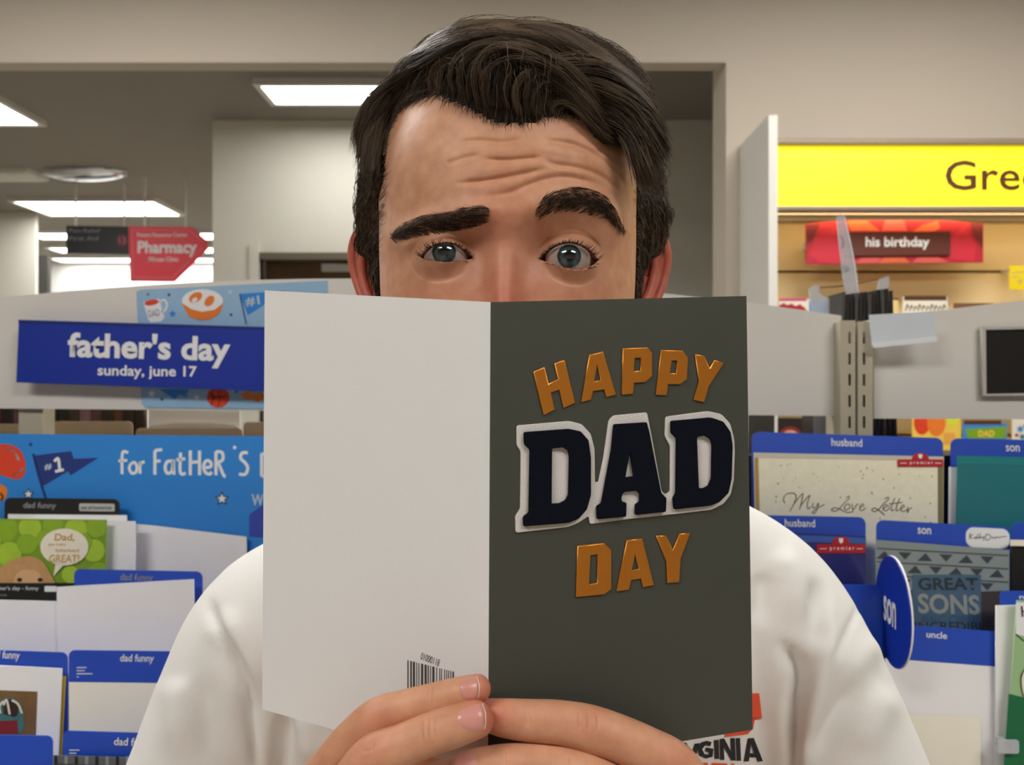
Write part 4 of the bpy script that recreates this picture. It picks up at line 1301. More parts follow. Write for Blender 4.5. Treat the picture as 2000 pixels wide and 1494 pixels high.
# brow bulges (his left brow is raised)
browL = [(776, 458), (830, 437), (880, 430), (935, 420), (962, 420)]
browR = [(1046, 414), (1075, 394), (1115, 389), (1160, 395), (1190, 413), (1213, 443)]
D += groove(PX, PY, [(735, 478), (790, 452), (870, 431), (945, 420), (1010, 426)], 0.0056, 18, 0.32)
D += groove(PX, PY, [(985, 440), (1045, 408), (1110, 389), (1170, 397), (1215, 438), (1240, 475)], 0.0040, 17, 0.32)
D += 0.0012 * gauss(PX - 1000, 26) * gauss(PY - 430, 22)
# raised brow leaves a longer, smooth lid; lowered brow folds over the left eye
D += groove(PX, PY, [(775, 492), (800, 478), (835, 468), (875, 461), (915, 468)], 0.0034, 9, 0.2)
D += -0.0016 * gauss(PX - 1115, 34) * gauss(PY - 440, 12)
# frown lines between the brows
D += groove(PX, PY, [(972, 408), (966, 430), (974, 452)], -0.0005, 6, 0.3)
# forehead wrinkles
for line, dep, sg in ((Z1([(640, 668), (760, 655), (880, 662), (1000, 645)]), -.0008, 3.6), (Z1([(590, 775), (660, 750), (775, 722)]), -.0007, 3.4),
                      (Z1([(770, 750), (900, 753), (1000, 745), (1085, 738)]), -.0017, 3.6), (Z1([(630, 872), (800, 855), (950, 828), (1120, 792)]), -.0017, 3.6),
                      (Z1([(1070, 745), (1150, 775), (1250, 790), (1340, 815), (1420, 860), (1480, 920)]), -.0018, 3.8),
                      (Z1([(1060, 655), (1200, 665), (1300, 700), (1400, 760), (1470, 830), (1500, 910)]), -.0015, 3.8),
                      (Z1([(720, 940), (900, 920), (1000, 880), (1100, 848), (1200, 838), (1300, 858), (1390, 890)]), -.0011, 4.0),
                      (Z1([(1330, 690), (1430, 740), (1500, 820)]), -.0008, 3.2)):
    D += groove(PX, PY, line, dep, sg, 0.22)
for line, dep in ((Z1([(700, 705), (880, 705), (1060, 695), (1200, 720), (1340, 760), (1450, 850)]), .0006), (Z1([(660, 815), (860, 800), (1050, 770), (1200, 800), (1330, 830), (1420, 890)]), .0006),
                  (Z1([(700, 905), (900, 880), (1080, 820), (1220, 815), (1330, 840)]), .0004)):
    D += groove(PX, PY, line, dep, 7.5, 0.2)
# under-eye folds
D += groove(PX, PY, [(812, 520), (845, 540), (885, 543), (915, 528)], -.0004, 5, 0.25)
D += groove(PX, PY, [(1068, 528), (1100, 545), (1140, 548), (1172, 535)], -.0004, 5, 0.25)
# mouth and chin (hidden behind the card)
D += 0.0035 * gauss(Z + .0675, .0035) * gauss(X, .017) + 0.0042 * gauss(Z + .0800, .0042) * gauss(X, .015) - 0.003 * gauss(Z + .0735, .0012) * sstep(.027, .020, np.abs(X))
D += -0.0025 * gauss(Z + .0895, .004) * gauss(X, .016) + 0.004 * gauss(Z + .103, .007) * gauss(X, .015)
D *= front
Fv = Fv + D
# eyelids: skin wraps the eyeball and opens along the lid margins
ER = 0.0122
LIDS = {'l': ([(822, 503), (829, 493), (846, 480), (867, 474.5), (889, 477), (906, 489), (923, 503)], [(822, 503), (846, 508), (874, 510.5), (901, 508), (923, 503)]),
        'r': ([(1054, 505), (1072, 489), (1087, 479), (1110, 473.5), (1134, 478), (1153, 490), (1168, 507)], [(1054, 505), (1078, 514), (1103, 522.5), (1134, 525), (1156, 518), (1168, 507)])}
PXn, PYn = to_px(hw(X, Fv, Z))
opening = np.zeros_like(X)
for k, (ex, ef, ez) in EYES.items():
    dx, dz = X - ex, Z - ez
    r2 = dx * dx + dz * dz
    Rl = ER + 0.0014
    hl = ef + Rl - r2 / (2 * Rl) - 1.5 * r2 * r2 / (8 * Rl ** 3)
    inside = (r2 < 0.022 ** 2) & (front > 0.2)
    kk = 0.0060
    h_ = np.clip(0.5 + 0.5 * (hl - Fv) / kk, 0, 1)
    sm = Fv * (1 - h_) + hl * h_ + 0.6 * kk * h_ * (1 - h_)
    Fv = np.where(inside, sm, Fv)
    PXn, PYn = to_px(hw(X, Fv, Z))
    # creases above the lids
    if k == 'r':
        g_ = groove(PXn, PYn, [(1050, 492), (1075, 470), (1112, 458), (1148, 465), (1178, 488)], -.0016, 3.0, 0.2) + groove(PXn, PYn, [(1060, 482), (1085, 467), (1112, 463.5), (1140, 469), (1165, 488)], 0.0006, 3.5, 0.2)
    else:
        g_ = groove(PXn, PYn, [(808, 497), (835, 476), (868, 467), (900, 472), (925, 492)], -.0014, 2.6, 0.2)
    Fv = Fv + np.where(front > 0.2, g_, 0)
    PXn, PYn = to_px(hw(X, Fv, Z))
    up, lo = smooth_line(LIDS[k][0], 8), smooth_line(LIDS[k][1], 8)
    yu = np.interp(PXn, up[:, 0], up[:, 1], left=-1e3, right=-1e3)
    yl = np.interp(PXn, lo[:, 0], lo[:, 1], left=-1e3, right=-1e3)
    s2 = np.minimum(PYn - yu, yl - PYn)
    w_ = sstep(-1.2, 1.6, s2) * (front > 0.2) * (yu > 0)
    opening = np.maximum(opening, w_)
    back = ef + np.sqrt(np.maximum(ER * ER - r2, 0)) - 0.0045
    Fv = Fv * (1 - w_) + np.minimum(Fv, back) * w_
HEADW = hw(X, Fv, Z)


def loft_mesh(G):
    """closed mesh from a (rows, cols, 3) grid with pole caps"""
    nv, nu = G.shape[:2]
    V = np.concatenate([G.reshape(-1, 3), G[0].mean(0)[None], G[-1].mean(0)[None]])
    i = np.arange(nv - 1)[:, None] * nu
    j = np.arange(nu)[None, :]
    j2 = (j + 1) % nu
    Q = np.stack([i + j, i + j2, i + nu + j2, i + nu + j], -1).reshape(-1, 4)
    jj = np.arange(nu)
    t0 = np.stack([np.full(nu, nv * nu), (jj + 1) % nu, jj], -1)
    t1 = np.stack([np.full(nu, nv * nu + 1), (nv - 1) * nu + jj, (nv - 1) * nu + (jj + 1) % nu], -1)
    return V, Q, np.concatenate([t0, t1])


def tmp_obj(name, G):
    V, Q, T = loft_mesh(G)
    tri = np.concatenate([Q[:, [0, 1, 2]], Q[:, [0, 2, 3]], T])
    me = bpy.data.meshes.new(name)
    me.vertices.add(len(V))
    me.vertices.foreach_set('co', V.astype(np.float32).ravel())
    me.loops.add(tri.size)
    me.loops.foreach_set('vertex_index', tri.astype(np.int32).ravel())
    me.polygons.add(len(tri))
    me.polygons.foreach_set('loop_start', np.arange(len(tri), dtype=np.int32) * 3)
    me.polygons.foreach_set('loop_total', np.full(len(tri), 3, dtype=np.int32))
    me.update(calc_edges=True)
    bm = bmesh.new()
    bm.from_mesh(me)
    bmesh.ops.recalc_face_normals(bm, faces=bm.faces[:])
    bm.to_mesh(me)
    bm.free()
    o = bpy.data.objects.new(name, me)
    COL.objects.link(o)
    return o


def tube(pts, rad, step=0.0015, nu=40, flat=1.0, cap0=True, cap1=True, flat_axis=None):
    """rounded tube through 3D points with a radius at each; flat squeezes the section along flat_axis"""
    pts = np.array(pts, float)
    rad = np.array(rad, float)
    data = smooth_line(np.concatenate([pts, rad[:, None]], 1), 24)
    L = np.concatenate([[0], np.cumsum(np.linalg.norm(np.diff(data[:, :3], axis=0), axis=1))])
    n = max(int(L[-1] / step), 6)
    s = np.linspace(0, L[-1], n)
    d = np.stack([np.interp(s, L, data[:, k]) for k in range(4)], 1)
    P3, r = d[:, :3], d[:, 3].copy()
    T = np.gradient(P3, axis=0)
    T /= np.linalg.norm(T, axis=1, keepdims=True)
    ref = np.array(flat_axis if flat_axis is not None else (0, 1, 0), float)
    Nn = ref - (T @ ref)[:, None] * T
    Nn /= np.linalg.norm(Nn, axis=1, keepdims=True)
    Bn = np.cross(T, Nn)
    # hemispherical ends
    rows_, ctr, rr, ns, bs = [], [], [], [], []
    def cap(c, t, rd, nvec, bvec, sign):
        out = []
        for k in range(1, 9):
            a = math.pi / 2 * k / 8.6
            out.append((c + sign * t * rd * 0.95 * math.sin(a), rd * math.cos(a), nvec, bvec))
        return out
    seq = [(P3[i], r[i], Nn[i], Bn[i]) for i in range(n)]
    if cap0:
        seq = cap(P3[0], T[0], r[0], Nn[0], Bn[0], -1)[::-1] + seq
    if cap1:
        seq = seq + cap(P3[-1], T[-1], r[-1], Nn[-1], Bn[-1], 1)
    a = np.linspace(0, 2 * np.pi, nu, endpoint=False)
    G = np.stack([c + rd * (flat * np.cos(a)[:, None] * nv_ + np.sin(a)[:, None] * bv_) for c, rd, nv_, bv_ in seq])
    return G


def union(objs, name):
    base = objs[0]
    for o in objs[1:]:
        md = base.modifiers.new('u', 'BOOLEAN')
        md.operation = 'UNION'
        md.solver = 'MANIFOLD'
        md.object = o
        dg = bpy.context.evaluated_depsgraph_get()
        me = bpy.data.meshes.new_from_object(base.evaluated_get(dg))
        base.modifiers.clear()
        base.data = me
        bpy.data.objects.remove(o)
    base.name = name
    return base


def pxr(pts):
    """(px, py, depth, radius_px) list -> points and radii in metres"""
    return [tuple(P(x, y, d)) for x, y, d, r in pts], [r * d / F for x, y, d, r in pts]


# ---------------------------------------------------------------- hands
FING = {
    'left_index': [(932, 1345, .3095, 28), (905, 1352, .3085, 30.5), (845, 1367, .3085, 32), (795, 1380, .3080, 33), (738, 1400, .3085, 37), (690, 1442, .3110, 38), (650, 1492, .3150, 41), (612, 1552, .3240, 50)],
    'left_middle': [(930, 1405, .3015, 36), (890, 1418, .3005, 39.5), (835, 1436, .3000, 40.5), (785, 1456, .2995, 41), (728, 1482, .3000, 45), (690, 1530, .3030, 46), (650, 1600, .3120, 54)],
    'left_ring': [(935, 1500, .3120, 34), (890, 1515, .3100, 37), (830, 1540, .3080, 39), (760, 1570, .3070, 42), (710, 1620, .3100, 45), (690, 1672, .3170, 52)],
    'left_small': [(900, 1585, .3160, 29), (860, 1600, .3140, 32), (810, 1625, .3130, 34), (770, 1665, .3160, 38), (745, 1715, .3230, 46)],
    'left_thumb': [(900, 1430, .3420, 38), (850, 1460, .3450, 44), (790, 1505, .3500, 46), (720, 1570, .3540, 52), (660, 1650, .3560, 62), (620, 1730, .3600, 66)],
    'right_index': [(962, 1398, .3130, 33), (985, 1402, .3120, 36.5), (1032, 1407, .3125, 40), (1090, 1411, .3130, 42), (1148, 1423, .3140, 45.5), (1205, 1441, .3150, 45), (1262, 1467, .3170, 47), (1312, 1500, .3200, 53), (1340, 1550, .3270, 60)],
    'right_middle': [(905, 1499, .3080, 31), (940, 1496, .3075, 35), (1000, 1494, .3075, 40), (1070, 1500, .3080, 43), (1130, 1514, .3085, 46), (1200, 1545, .3110, 47), (1275, 1590, .3180, 52), (1315, 1630, .3250, 58)],
    'right_ring': [(960, 1580, .3150, 32), (1010, 1580, .3130, 36), (1070, 1588, .3125, 39), (1130, 1608, .3130, 42), (1200, 1645, .3160, 45), (1268, 1690, .3240, 52)],
    'right_small': [(1010, 1662, .3180, 28), (1060, 1664, .3170, 32), (1115, 1680, .3170, 34), (1165, 1705, .3190, 37), (1220, 1745, .3270, 46)],
    'right_thumb': [(1010, 1440, .3440, 38), (1060, 1470, .3480, 44), (1120, 1515, .3520, 46), (1200, 1580, .3560, 52), (1270, 1655, .3580, 62), (1320, 1735, .3600, 66)],
}
WRIST = {'left': np.array(P(560, 1860, .40)), 'right': np.array(P(1425, 1860, .40))}
ELBOW = {'left': np.array((-.242, .500, CAMZ - .415)), 'right': np.array((.260, .500, CAMZ - .415))}
SHOUL = {'left': np.array((-.156, .570, CAMZ - .190)), 'right': np.array((.168, .568, CAMZ - .182))}
parts = []
for side in ('left', 'right'):
    for k, v in FING.items():
        if k.startswith(side):
            p_, r_ = pxr(v)
            G = tube(p_, r_, 0.0004 if ('index' in k or 'middle' in k) else 0.003, 72 if ('index' in k or 'middle' in k) else 28, 0.94)
            if 'index' in k or 'middle' in k:
                gx, gy = to_px(G)
                dd = np.zeros(gx.shape)
                lines = {'left_index': [[(846, 1336), (842, 1352), (839, 1390)], [(836, 1340), (833, 1360), (831, 1392)]],
                         'left_middle': [[(838, 1396), (834, 1416), (836, 1450)], [(849, 1398), (846, 1420), (848, 1446)], [(826, 1402), (823, 1424), (826, 1456)], [(735, 1446), (722, 1462), (706, 1470)]],
                         'right_index': [[(1031, 1382), (1033, 1400), (1033, 1426)], [(1026, 1384), (1027, 1402), (1027, 1424)], [(1134, 1388), (1131, 1406), (1134, 1428)], [(1150, 1386), (1149, 1408), (1151, 1430)], [(1166, 1390), (1168, 1410), (1166, 1430)]],
                         'right_middle': [[(985, 1462), (986, 1480), (986, 1500)], [(1115, 1476), (1113, 1496)]]}[k]
                for ln in lines:
                    dd += groove(gx, gy, ln, 0.0007, 1.5, 0.3)
                ctr = G.mean(1, keepdims=True)
                facing = sstep(0.0, 0.004, ctr[..., 1] - G[..., 1])
                nrm = G - ctr
                nrm /= np.maximum(np.linalg.norm(nrm, axis=-1, keepdims=True), 1e-6)
                G = G - nrm * (dd * facing)[..., None]
            parts.append(tmp_obj('f', G))
    # palm: one thick tube per finger root running to the wrist
    for k, v in FING.items():
        if k.startswith(side):
            a = np.array(P(*v[-1][:3]))
            ra = v[-1][3] * v[-1][2] / F
            w = WRIST[side]
            parts.append(tmp_obj('p', tube([a, a * 0.6 + w * 0.4, w], [ra, ra * 1.25, 0.026], 0.004, 26, 0.95)))
    w, e, s3 = WRIST[side], ELBOW[side], SHOUL[side]
    parts.append(tmp_obj('a', tube([w, w * 0.6 + e * 0.4, w * 0.2 + e * 0.8, e, e * 0.7 + s3 * 0.3, s3 * 0.7 + e * 0.3, s3], [.026, .034, .042, .040, .041, .043, .043], 0.006, 32)))
# torso, hips and legs under the clothes
cxb = 0.006
TOR = [(-.115, .04), (-.150, .12), (-.185, .150), (-.250, .155), (-.35, .148), (-.48, .138), (-.60, .142), (-.70, .150), (-.80, .145)]
G = []
for dz_, w_ in TOR:
    a = np.linspace(0, 2 * np.pi, 48, endpoint=False)
    dp = min(0.068, w_ * 0.6)
    w_ = w_ * 0.94
    G.append(np.stack([cxb + w_ * np.sin(a), 0.575 + dp * np.cos(a), np.full(48, CAMZ + dz_)], -1))
parts.append(tmp_obj('t', smooth_line(np.array(G).reshape(len(TOR), -1), 6).reshape(-1, 48, 3)))
for sgn in (-1, 1):
    hip = np.array((cxb + sgn * .080, .575, CAMZ - .76))
    kn = np.array((cxb + sgn * .085, .560, CAMZ - 1.12))
    an = np.array((cxb + sgn * .090, .585, 0.085))
    parts.append(tmp_obj('l', tube([hip, kn, an], [.078, .055, .040], 0.01, 28)))
    parts.append(tmp_obj('k', tube([an + np.array((0, .02, -.04)), an + np.array((0, -.08, -.045)), an + np.array((0, -.15, -.055))], [.036, .034, .024], 0.008, 24)))
# ears
for sgn in (-1, 1):
    loc = [(.074, .010, .004), (.084, .026, -.004), (.0950, .0285, -.014), (.1005, .018, -.021), (.0990, .004, -.022), (.0940, -.010, -.018), (.0880, -.022, -.011), (.0815, -.032, -.003), (.0760, -.030, .003)]
    rr_ = [.003, .0034, .0034, .0032, .0031, .003, .0034, .0050, .004]
    pts = [hw(np.array(sgn * (x + (0.0015 if sgn > 0 else -0.0005))), np.array(f), np.array(z - (0.002 if sgn > 0 else 0))) for x, z, f in loc]
    parts.append(tmp_obj('e', tube(pts, rr_, 0.0016, 20)))
    # inner plate
    cen = hw(np.array(sgn * .082), np.array(-.010), np.array(-.002))
    ring = np.array(pts)
    ringd = smooth_line(np.vstack([ring, ring[:1]]), 5)[:-1]
    fw = np.array((sgn * 0.45, 0.55, 0)) * 0.0014
    lay = [ringd + (cen - ringd) * q + fw * o_ for q, o_ in ((.85, -1.6), (.4, -1.4), (0.05, -1.0), (0.05, 1.0), (.4, 2.6), (.85, 3.2))]
    parts.append(tmp_obj('i', np.array(lay)))
    # antihelix and tragus
    ah = [(.080, .014, .000), (.0905, .016, -.010), (.0925, .004, -.013), (.0885, -.010, -.009), (.082, -.020, -.002)]
    pts = [hw(np.array(sgn * x), np.array(f), np.array(z)) for x, z, f in ah]
    parts.append(tmp_obj('n', tube(pts, [.002, .0026, .0026, .0026, .002], 0.002, 16)))
head = tmp_obj('head', HEADW)
small = union(parts, 'small')
person = union([head, small], 'person')
bpy.context.view_layer.update()

# ---------------------------------------------------------------- skin
def skin_material():
    m = bpy.data.materials.new('skin')
    m.use_nodes = True
    nt = m.node_tree
    b = nt.nodes['Principled BSDF']
    at = nt.nodes.new('ShaderNodeAttribute')
    at.attribute_name = 'tint'
    tc = nt.nodes.new('ShaderNodeTexCoord')
    n1 = nt.nodes.new('ShaderNodeTexNoise')
    n1.inputs['Scale'].default_value = 120
    n1.inputs['Detail'].default_value = 6
    nt.links.new(tc.outputs['Object'], n1.inputs['Vector'])
    mx = nt.nodes.new('ShaderNodeMix')
    mx.data_type = 'RGBA'
    mx.blend_type = 'MULTIPLY'
    mx.inputs['Factor'].default_value = 1.0
    rp = nt.nodes.new('ShaderNodeValToRGB')
    rp.color_ramp.elements[0].position = 0.3
    rp.color_ramp.elements[0].color = (0.84, 0.76, 0.74, 1)
    rp.color_ramp.elements[1].position = 0.7
    rp.color_ramp.elements[1].color = (1, 1, 1, 1)
    nt.links.new(n1.outputs['Fac'], rp.inputs[0])
    nt.links.new(at.outputs['Color'], mx.inputs['A'])
    nt.links.new(rp.outputs[0], mx.inputs['B'])
    nt.links.new(mx.outputs['Result'], b.inputs['Base Color'])
    b.inputs['Subsurface Weight'].default_value = 0.25
    b.inputs['Subsurface Radius'].default_value = (1.0, 0.35, 0.18)
    b.inputs['Subsurface Scale'].default_value = 0.004
    b.inputs['Roughness'].default_value = 0.48
    b.inputs['Specular IOR Level'].default_value = 0.42
    n2 = nt.nodes.new('ShaderNodeTexNoise')
    n2.inputs['Scale'].default_value = 1600
    n2.inputs['Detail'].default_value = 3
    nt.links.new(tc.outputs['Object'], n2.inputs['Vector'])
    bp = nt.nodes.new('ShaderNodeBump')
    bp.inputs['Strength'].default_value = 0.18
    bp.inputs['Distance'].default_value = 0.0006
    nt.links.new(n2.outputs['Fac'], bp.inputs['Height'])
    nt.links.new(bp.outputs['Normal'], b.inputs['Normal'])
    return m


me = person.data
nvv = len(me.vertices)
co = np.empty(nvv * 3, dtype=np.float32)
me.vertices.foreach_get('co', co)
co = co.reshape(-1, 3).astype(float)
lx, lf, lz = co[:, 0] - HX, HY - co[:, 1], co[:, 2] - HZ0
skin = np.array(lin((214, 160, 126))[:3])
red = np.array(lin((202, 104, 88))[:3])
warm = np.array(lin((208, 138, 110))[:3])
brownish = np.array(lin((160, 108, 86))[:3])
lip = np.array(lin((190, 110, 100))[:3])
def mixc(c, t, w):
    return c * (1 - w[:, None]) + t[None, :] * w[:, None]
col = np.repeat(skin[None, :], nvv, 0)
ishead = lz > -.13
isface = ishead & (lf > 0.03)
wn = gauss(lx, .012) * gauss(lz + .030, .022) * isface * 0.65
col = mixc(col, red, wn)
for sg in (-1, 1):
    col = mixc(col, warm, gauss(lx - sg * .040, .016) * gauss(lz + .030, .014) * isface * 0.6)
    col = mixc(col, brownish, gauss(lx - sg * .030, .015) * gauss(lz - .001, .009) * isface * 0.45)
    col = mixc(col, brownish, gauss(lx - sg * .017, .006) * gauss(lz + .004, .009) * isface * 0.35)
col = mixc(col, warm, gauss(lx + .002, .013) * gauss(lz - .016, .012) * isface * 0.55)
col = mixc(col, red, ((np.abs(lx) > .0772) & (np.abs(lf) < .045) & (lz < .034) & (lz > -.045)) * 0.85)
col = mixc(col, lip, gauss(lz + .0735, .0075) * sstep(.028, .018, np.abs(lx)) * isface * (lf > .085) * 0.8)
fpx, fpy = to_px(co)
hand = (~ishead) & (co[:, 1] < .345)
for (tx, ty) in ((948, 1343), (955, 1402), (960, 1398)):
    col = mixc(col, red, gauss(np.hypot(fpx - tx, fpy - ty), 26) * hand * 0.5)
for (tx, ty) in ((738, 1402), (728, 1475), (1148, 1415), (1330, 1490)):
    col = mixc(col, warm, gauss(np.hypot(fpx - tx, fpy - ty), 26) * hand * 0.5)
col = mixc(col, warm, hand * 0.12)
# dark mole near the hairline
col = mixc(col, np.array(lin((70, 44, 34))[:3]), (np.hypot(fpx - 1161.5, fpy - 266) < 2.8) * isface * 0.9)
att = me.color_attributes.new('tint', 'FLOAT_COLOR', 'POINT')
att.data.foreach_set('color', np.concatenate([col, np.ones((nvv, 1))], 1).astype(np.float32).ravel())
me.materials.clear()
me.materials.append(skin_material())
me.shade_smooth()
tag(person, 'young man in a white printed shirt with wavy dark hair peering over an open card', 'person')

# ---------------------------------------------------------------- eyes
def eye_material(name, sx):
    m = bpy.data.materials.new(name)
    m.use_nodes = True
    nt = m.node_tree
    b = nt.nodes['Principled BSDF']
    tc = nt.nodes.new('ShaderNodeTexCoord')
    sp = nt.nodes.new('ShaderNodeSeparateXYZ')
    nt.links.new(tc.outputs['Object'], sp.inputs[0])
    ln = nt.nodes.new('ShaderNodeVectorMath')
    ln.operation = 'LENGTH'
    cb = nt.nodes.new('ShaderNodeCombineXYZ')
    nt.links.new(sp.outputs['X'], cb.inputs['X'])
    nt.links.new(sp.outputs['Z'], cb.inputs['Y'])
    nt.links.new(cb.outputs[0], ln.inputs[0])
    nz = nt.nodes.new('ShaderNodeTexNoise')
    nz.inputs['Scale'].default_value = 900
    nt.links.new(tc.outputs['Object'], nz.inputs['Vector'])
    mp = nt.nodes.new('ShaderNodeMapRange')
    mp.inputs['From Max'].default_value = 0.0122
    nt.links.new(ln.outputs['Value'], mp.inputs['Value'])
    ad = nt.nodes.new('ShaderNodeMath')
    ad.operation = 'MULTIPLY_ADD'
    ad.inputs[1].default_value = 0.05
    nt.links.new(nz.outputs['Fac'], ad.inputs[0])
    nt.links.new(mp.outputs[0], ad.inputs[2])
    rp = nt.nodes.new('ShaderNodeValToRGB')
    rp.color_ramp.interpolation = 'LINEAR'
    els = [(0.0, (5, 5, 6)), (0.205, (7, 7, 8)), (0.240, (34, 44, 48)), (0.36, (56, 72, 76)), (0.44, (38, 52, 57)), (0.50, (24, 30, 34)), (0.550, (166, 152, 144)), (1.0, (168, 140, 130))]
    rp.color_ramp.elements[0].position, rp.color_ramp.elements[0].color = els[0][0], lin(els[0][1])
    rp.color_ramp.elements[1].position, rp.color_ramp.elements[1].color = els[-1][0], lin(els[-1][1])
    for p_, c in els[1:-1]:
        e = rp.color_ramp.elements.new(p_)
        e.color = lin(c)
    nt.links.new(ad.outputs[0], rp.inputs[0])
    nt.links.new(rp.outputs[0], b.inputs['Base Color'])
    b.inputs['Roughness'].default_value = 0.08
    b.inputs['Specular IOR Level'].default_value = 0.6
    b.inputs['Coat Weight'].default_value = 1.0
    b.inputs['Coat Roughness'].default_value = 0.02
    return m


for k, (ex, ef, ez) in EYES.items():
    bm = bmesh.new()
    bmesh.ops.create_uvsphere(bm, u_segments=64, v_segments=48, radius=ER)
    for v in bm.verts:                      # cornea bulge towards the camera (-y)
        r = math.hypot(v.co.x, v.co.z)
        if v.co.y < 0 and r < 0.0064:
            v.co.y -= 0.0011 * (1 - (r / 0.0064) ** 2)
    mm = bpy.data.meshes.new('eyeball')
    bm.to_mesh(mm)
    bm.free()
    mm.shade_smooth()
    mm.materials.append(eye_material('eye_' + k, 0))
    o = bpy.data.objects.new('eyeball', mm)
    o.location = hw(np.array(ex), np.array(ef), np.array(ez))
    put(o, person)

# ---------------------------------------------------------------- strands
def strands(name, C, rad, m, parent, tips=0.25, tri=True):
    """C: (n, k, 3) centre lines; one mesh of thin three-sided hairs"""
    n, k, _ = C.shape
    T = np.gradient(C, axis=1)
    T /= np.maximum(np.linalg.norm(T, axis=2, keepdims=True), 1e-9)
    ref = np.array([0.3, 0.2, 0.93])
    N1 = np.cross(T, ref)
    N1 /= np.maximum(np.linalg.norm(N1, axis=2, keepdims=True), 1e-9)
    N2 = np.cross(T, N1)
    prof = np.interp(np.linspace(0, 1, k), [0, 0.08, 0.6, 1.0], [0.8, 1.0, 0.9, tips])
    r = (np.broadcast_to(np.asarray(rad).reshape(-1, 1), (n, 1)) * prof[None, :])[..., None]
    ring = []
    for a in (0, 2 * math.pi / 3, 4 * math.pi / 3):
        ring.append(C + r * (math.cos(a) * N1 + math.sin(a) * N2))
    V = np.stack(ring, 2).reshape(-1, 3)          # index ((i*k)+j)*3 + a
    i = np.arange(n)[:, None, None] * k * 3
    j = np.arange(k - 1)[None, :, None] * 3
    a = np.arange(3)[None, None, :]
    a2 = (a + 1) % 3
    Q = np.stack([i + j + a, i + j + a2, i + j + 3 + a2, i + j + 3 + a], -1).reshape(-1, 4)
    o = np_mesh(name, V, Q, m, parent)
    return o


def hair_mat(name, rgb, rough=0.52, spec=0.25):
    m = mat(name, rgb, rough, var=0.35, scale=260, spec=spec)
    m.node_tree.nodes['Principled BSDF'].inputs['Sheen Weight'].default_value = 0.0
    return m


M_hair = hair_mat('dark_brown_hair', (58, 45, 34))
_nt = M_hair.node_tree
_at = _nt.nodes.new('ShaderNodeAttribute')
_at.attribute_name = 'shade'
_rp = _nt.nodes.new('ShaderNodeValToRGB')
_rp.color_ramp.elements[0].color = lin((38, 30, 23))
_rp.color_ramp.elements[1].color = lin((110, 90, 70))
_nt.links.new(_at.outputs['Fac'], _rp.inputs[0])
_nt.links.new(_rp.outputs[0], _nt.nodes['Principled BSDF'].inputs['Base Color'])
M_brow = hair_mat('dark_brow_hair', (52, 42, 34), 0.5)
from mathutils.bvhtree import BVHTree
me.calc_loop_triangles()
bvh = BVHTree.FromPolygons([tuple(v) for v in co], [tuple(p.vertices) for p in me.polygons])
CAMV = Vector((0, 0, CAMZ))


def cast(px, py):
    r = (P(px, py, 1.0) - CAMV).normalized()
    h, nn, _, dist = bvh.ray_cast(CAMV, r)
    if h is None:
        return None, None
    if nn.dot(r) > 0:
        nn = -nn
    return np.array(h), np.array(nn)


rg = np.random.RandomState(21)


def in_poly(px, py, poly):
    inside = np.zeros(np.shape(px), bool)
    q = np.array(poly)
    j = len(q) - 1
    for i in range(len(q)):
        xi, yi = q[i]
        xj, yj = q[j]
        c = ((yi > py) != (yj > py)) & (px < (xj - xi) * (py - yi) / (yj - yi + 1e-12) + xi)
        inside ^= c
        j = i
    return inside


# eyebrows
BROWS = {'l': (smooth_line([(768, 460), (774, 446), (795, 431), (834, 419), (881, 412), (927, 404), (958, 408), (962, 414)], 4).tolist() +
               smooth_line([(961, 424), (955, 436), (930, 446), (873, 457), (826, 463), (790, 472), (774, 479)], 4).tolist(), -1),
         'r': (smooth_line([(1042, 420), (1050, 398), (1066, 382), (1098, 369), (1137, 366), (1174, 377), (1198, 402), (1213, 430), (1220, 448)], 4).tolist() +
               smooth_line([(1212, 448), (1202, 437), (1183, 431), (1141, 421), (1098, 416), (1066, 423), (1050, 432)], 4).tolist(), 1)}
for k, (poly, sg) in BROWS.items():
    q = np.array(poly)
    n = 0
    L = []
    x0, x1, y0, y1 = q[:, 0].min(), q[:, 0].max(), q[:, 1].min(), q[:, 1].max()
    cl = smooth_line(browL if k == 'l' else browR, 8)
    while n < 1500:
        px, py = rg.uniform(x0, x1), rg.uniform(y0, y1)
        if not in_poly(np.array(px), np.array(py), poly):
            continue
        h, nn = cast(px, py)
        if h is None:
            continue
        i = int(np.argmin(np.hypot(cl[:, 0] - px, cl[:, 1] - py)))
        i = min(max(i, 1), len(cl) - 2)
        tg = cl[i + 1] - cl[i - 1]
        tg /= np.linalg.norm(tg)
        if sg < 0:
            tg = -tg
        tfrac = (px - x0) / (x1 - x0)
        inner = (1 - tfrac) if sg > 0 else tfrac
        upw = 0.25 + 0.45 * inner ** 3 + rg.normal(0, 0.22)
        below = (py - cl[i, 1]) / 16.0
        dirx, diry = tg[0], tg[1] - upw * 0.55 + (-0.5 * below if below > 0 else 0.15)
        d3 = np.array((dirx, 0.0, -diry))
        d3 -= nn * d3.dot(nn)
        d3 /= np.linalg.norm(d3)
        ln_ = rg.uniform(0.0035, 0.0068)
        t = np.linspace(0, 1, 6)[:, None]
        L.append(h - nn * 0.0003 + d3 * ln_ * t + nn * (0.0013 * np.sin(t * 2.2)) + rg.normal(0, 0.00012, 3) * t)
        n += 1
    strands('eyebrow', np.array(L), rg.uniform(0.00006, 0.00011, len(L)), M_brow, person)

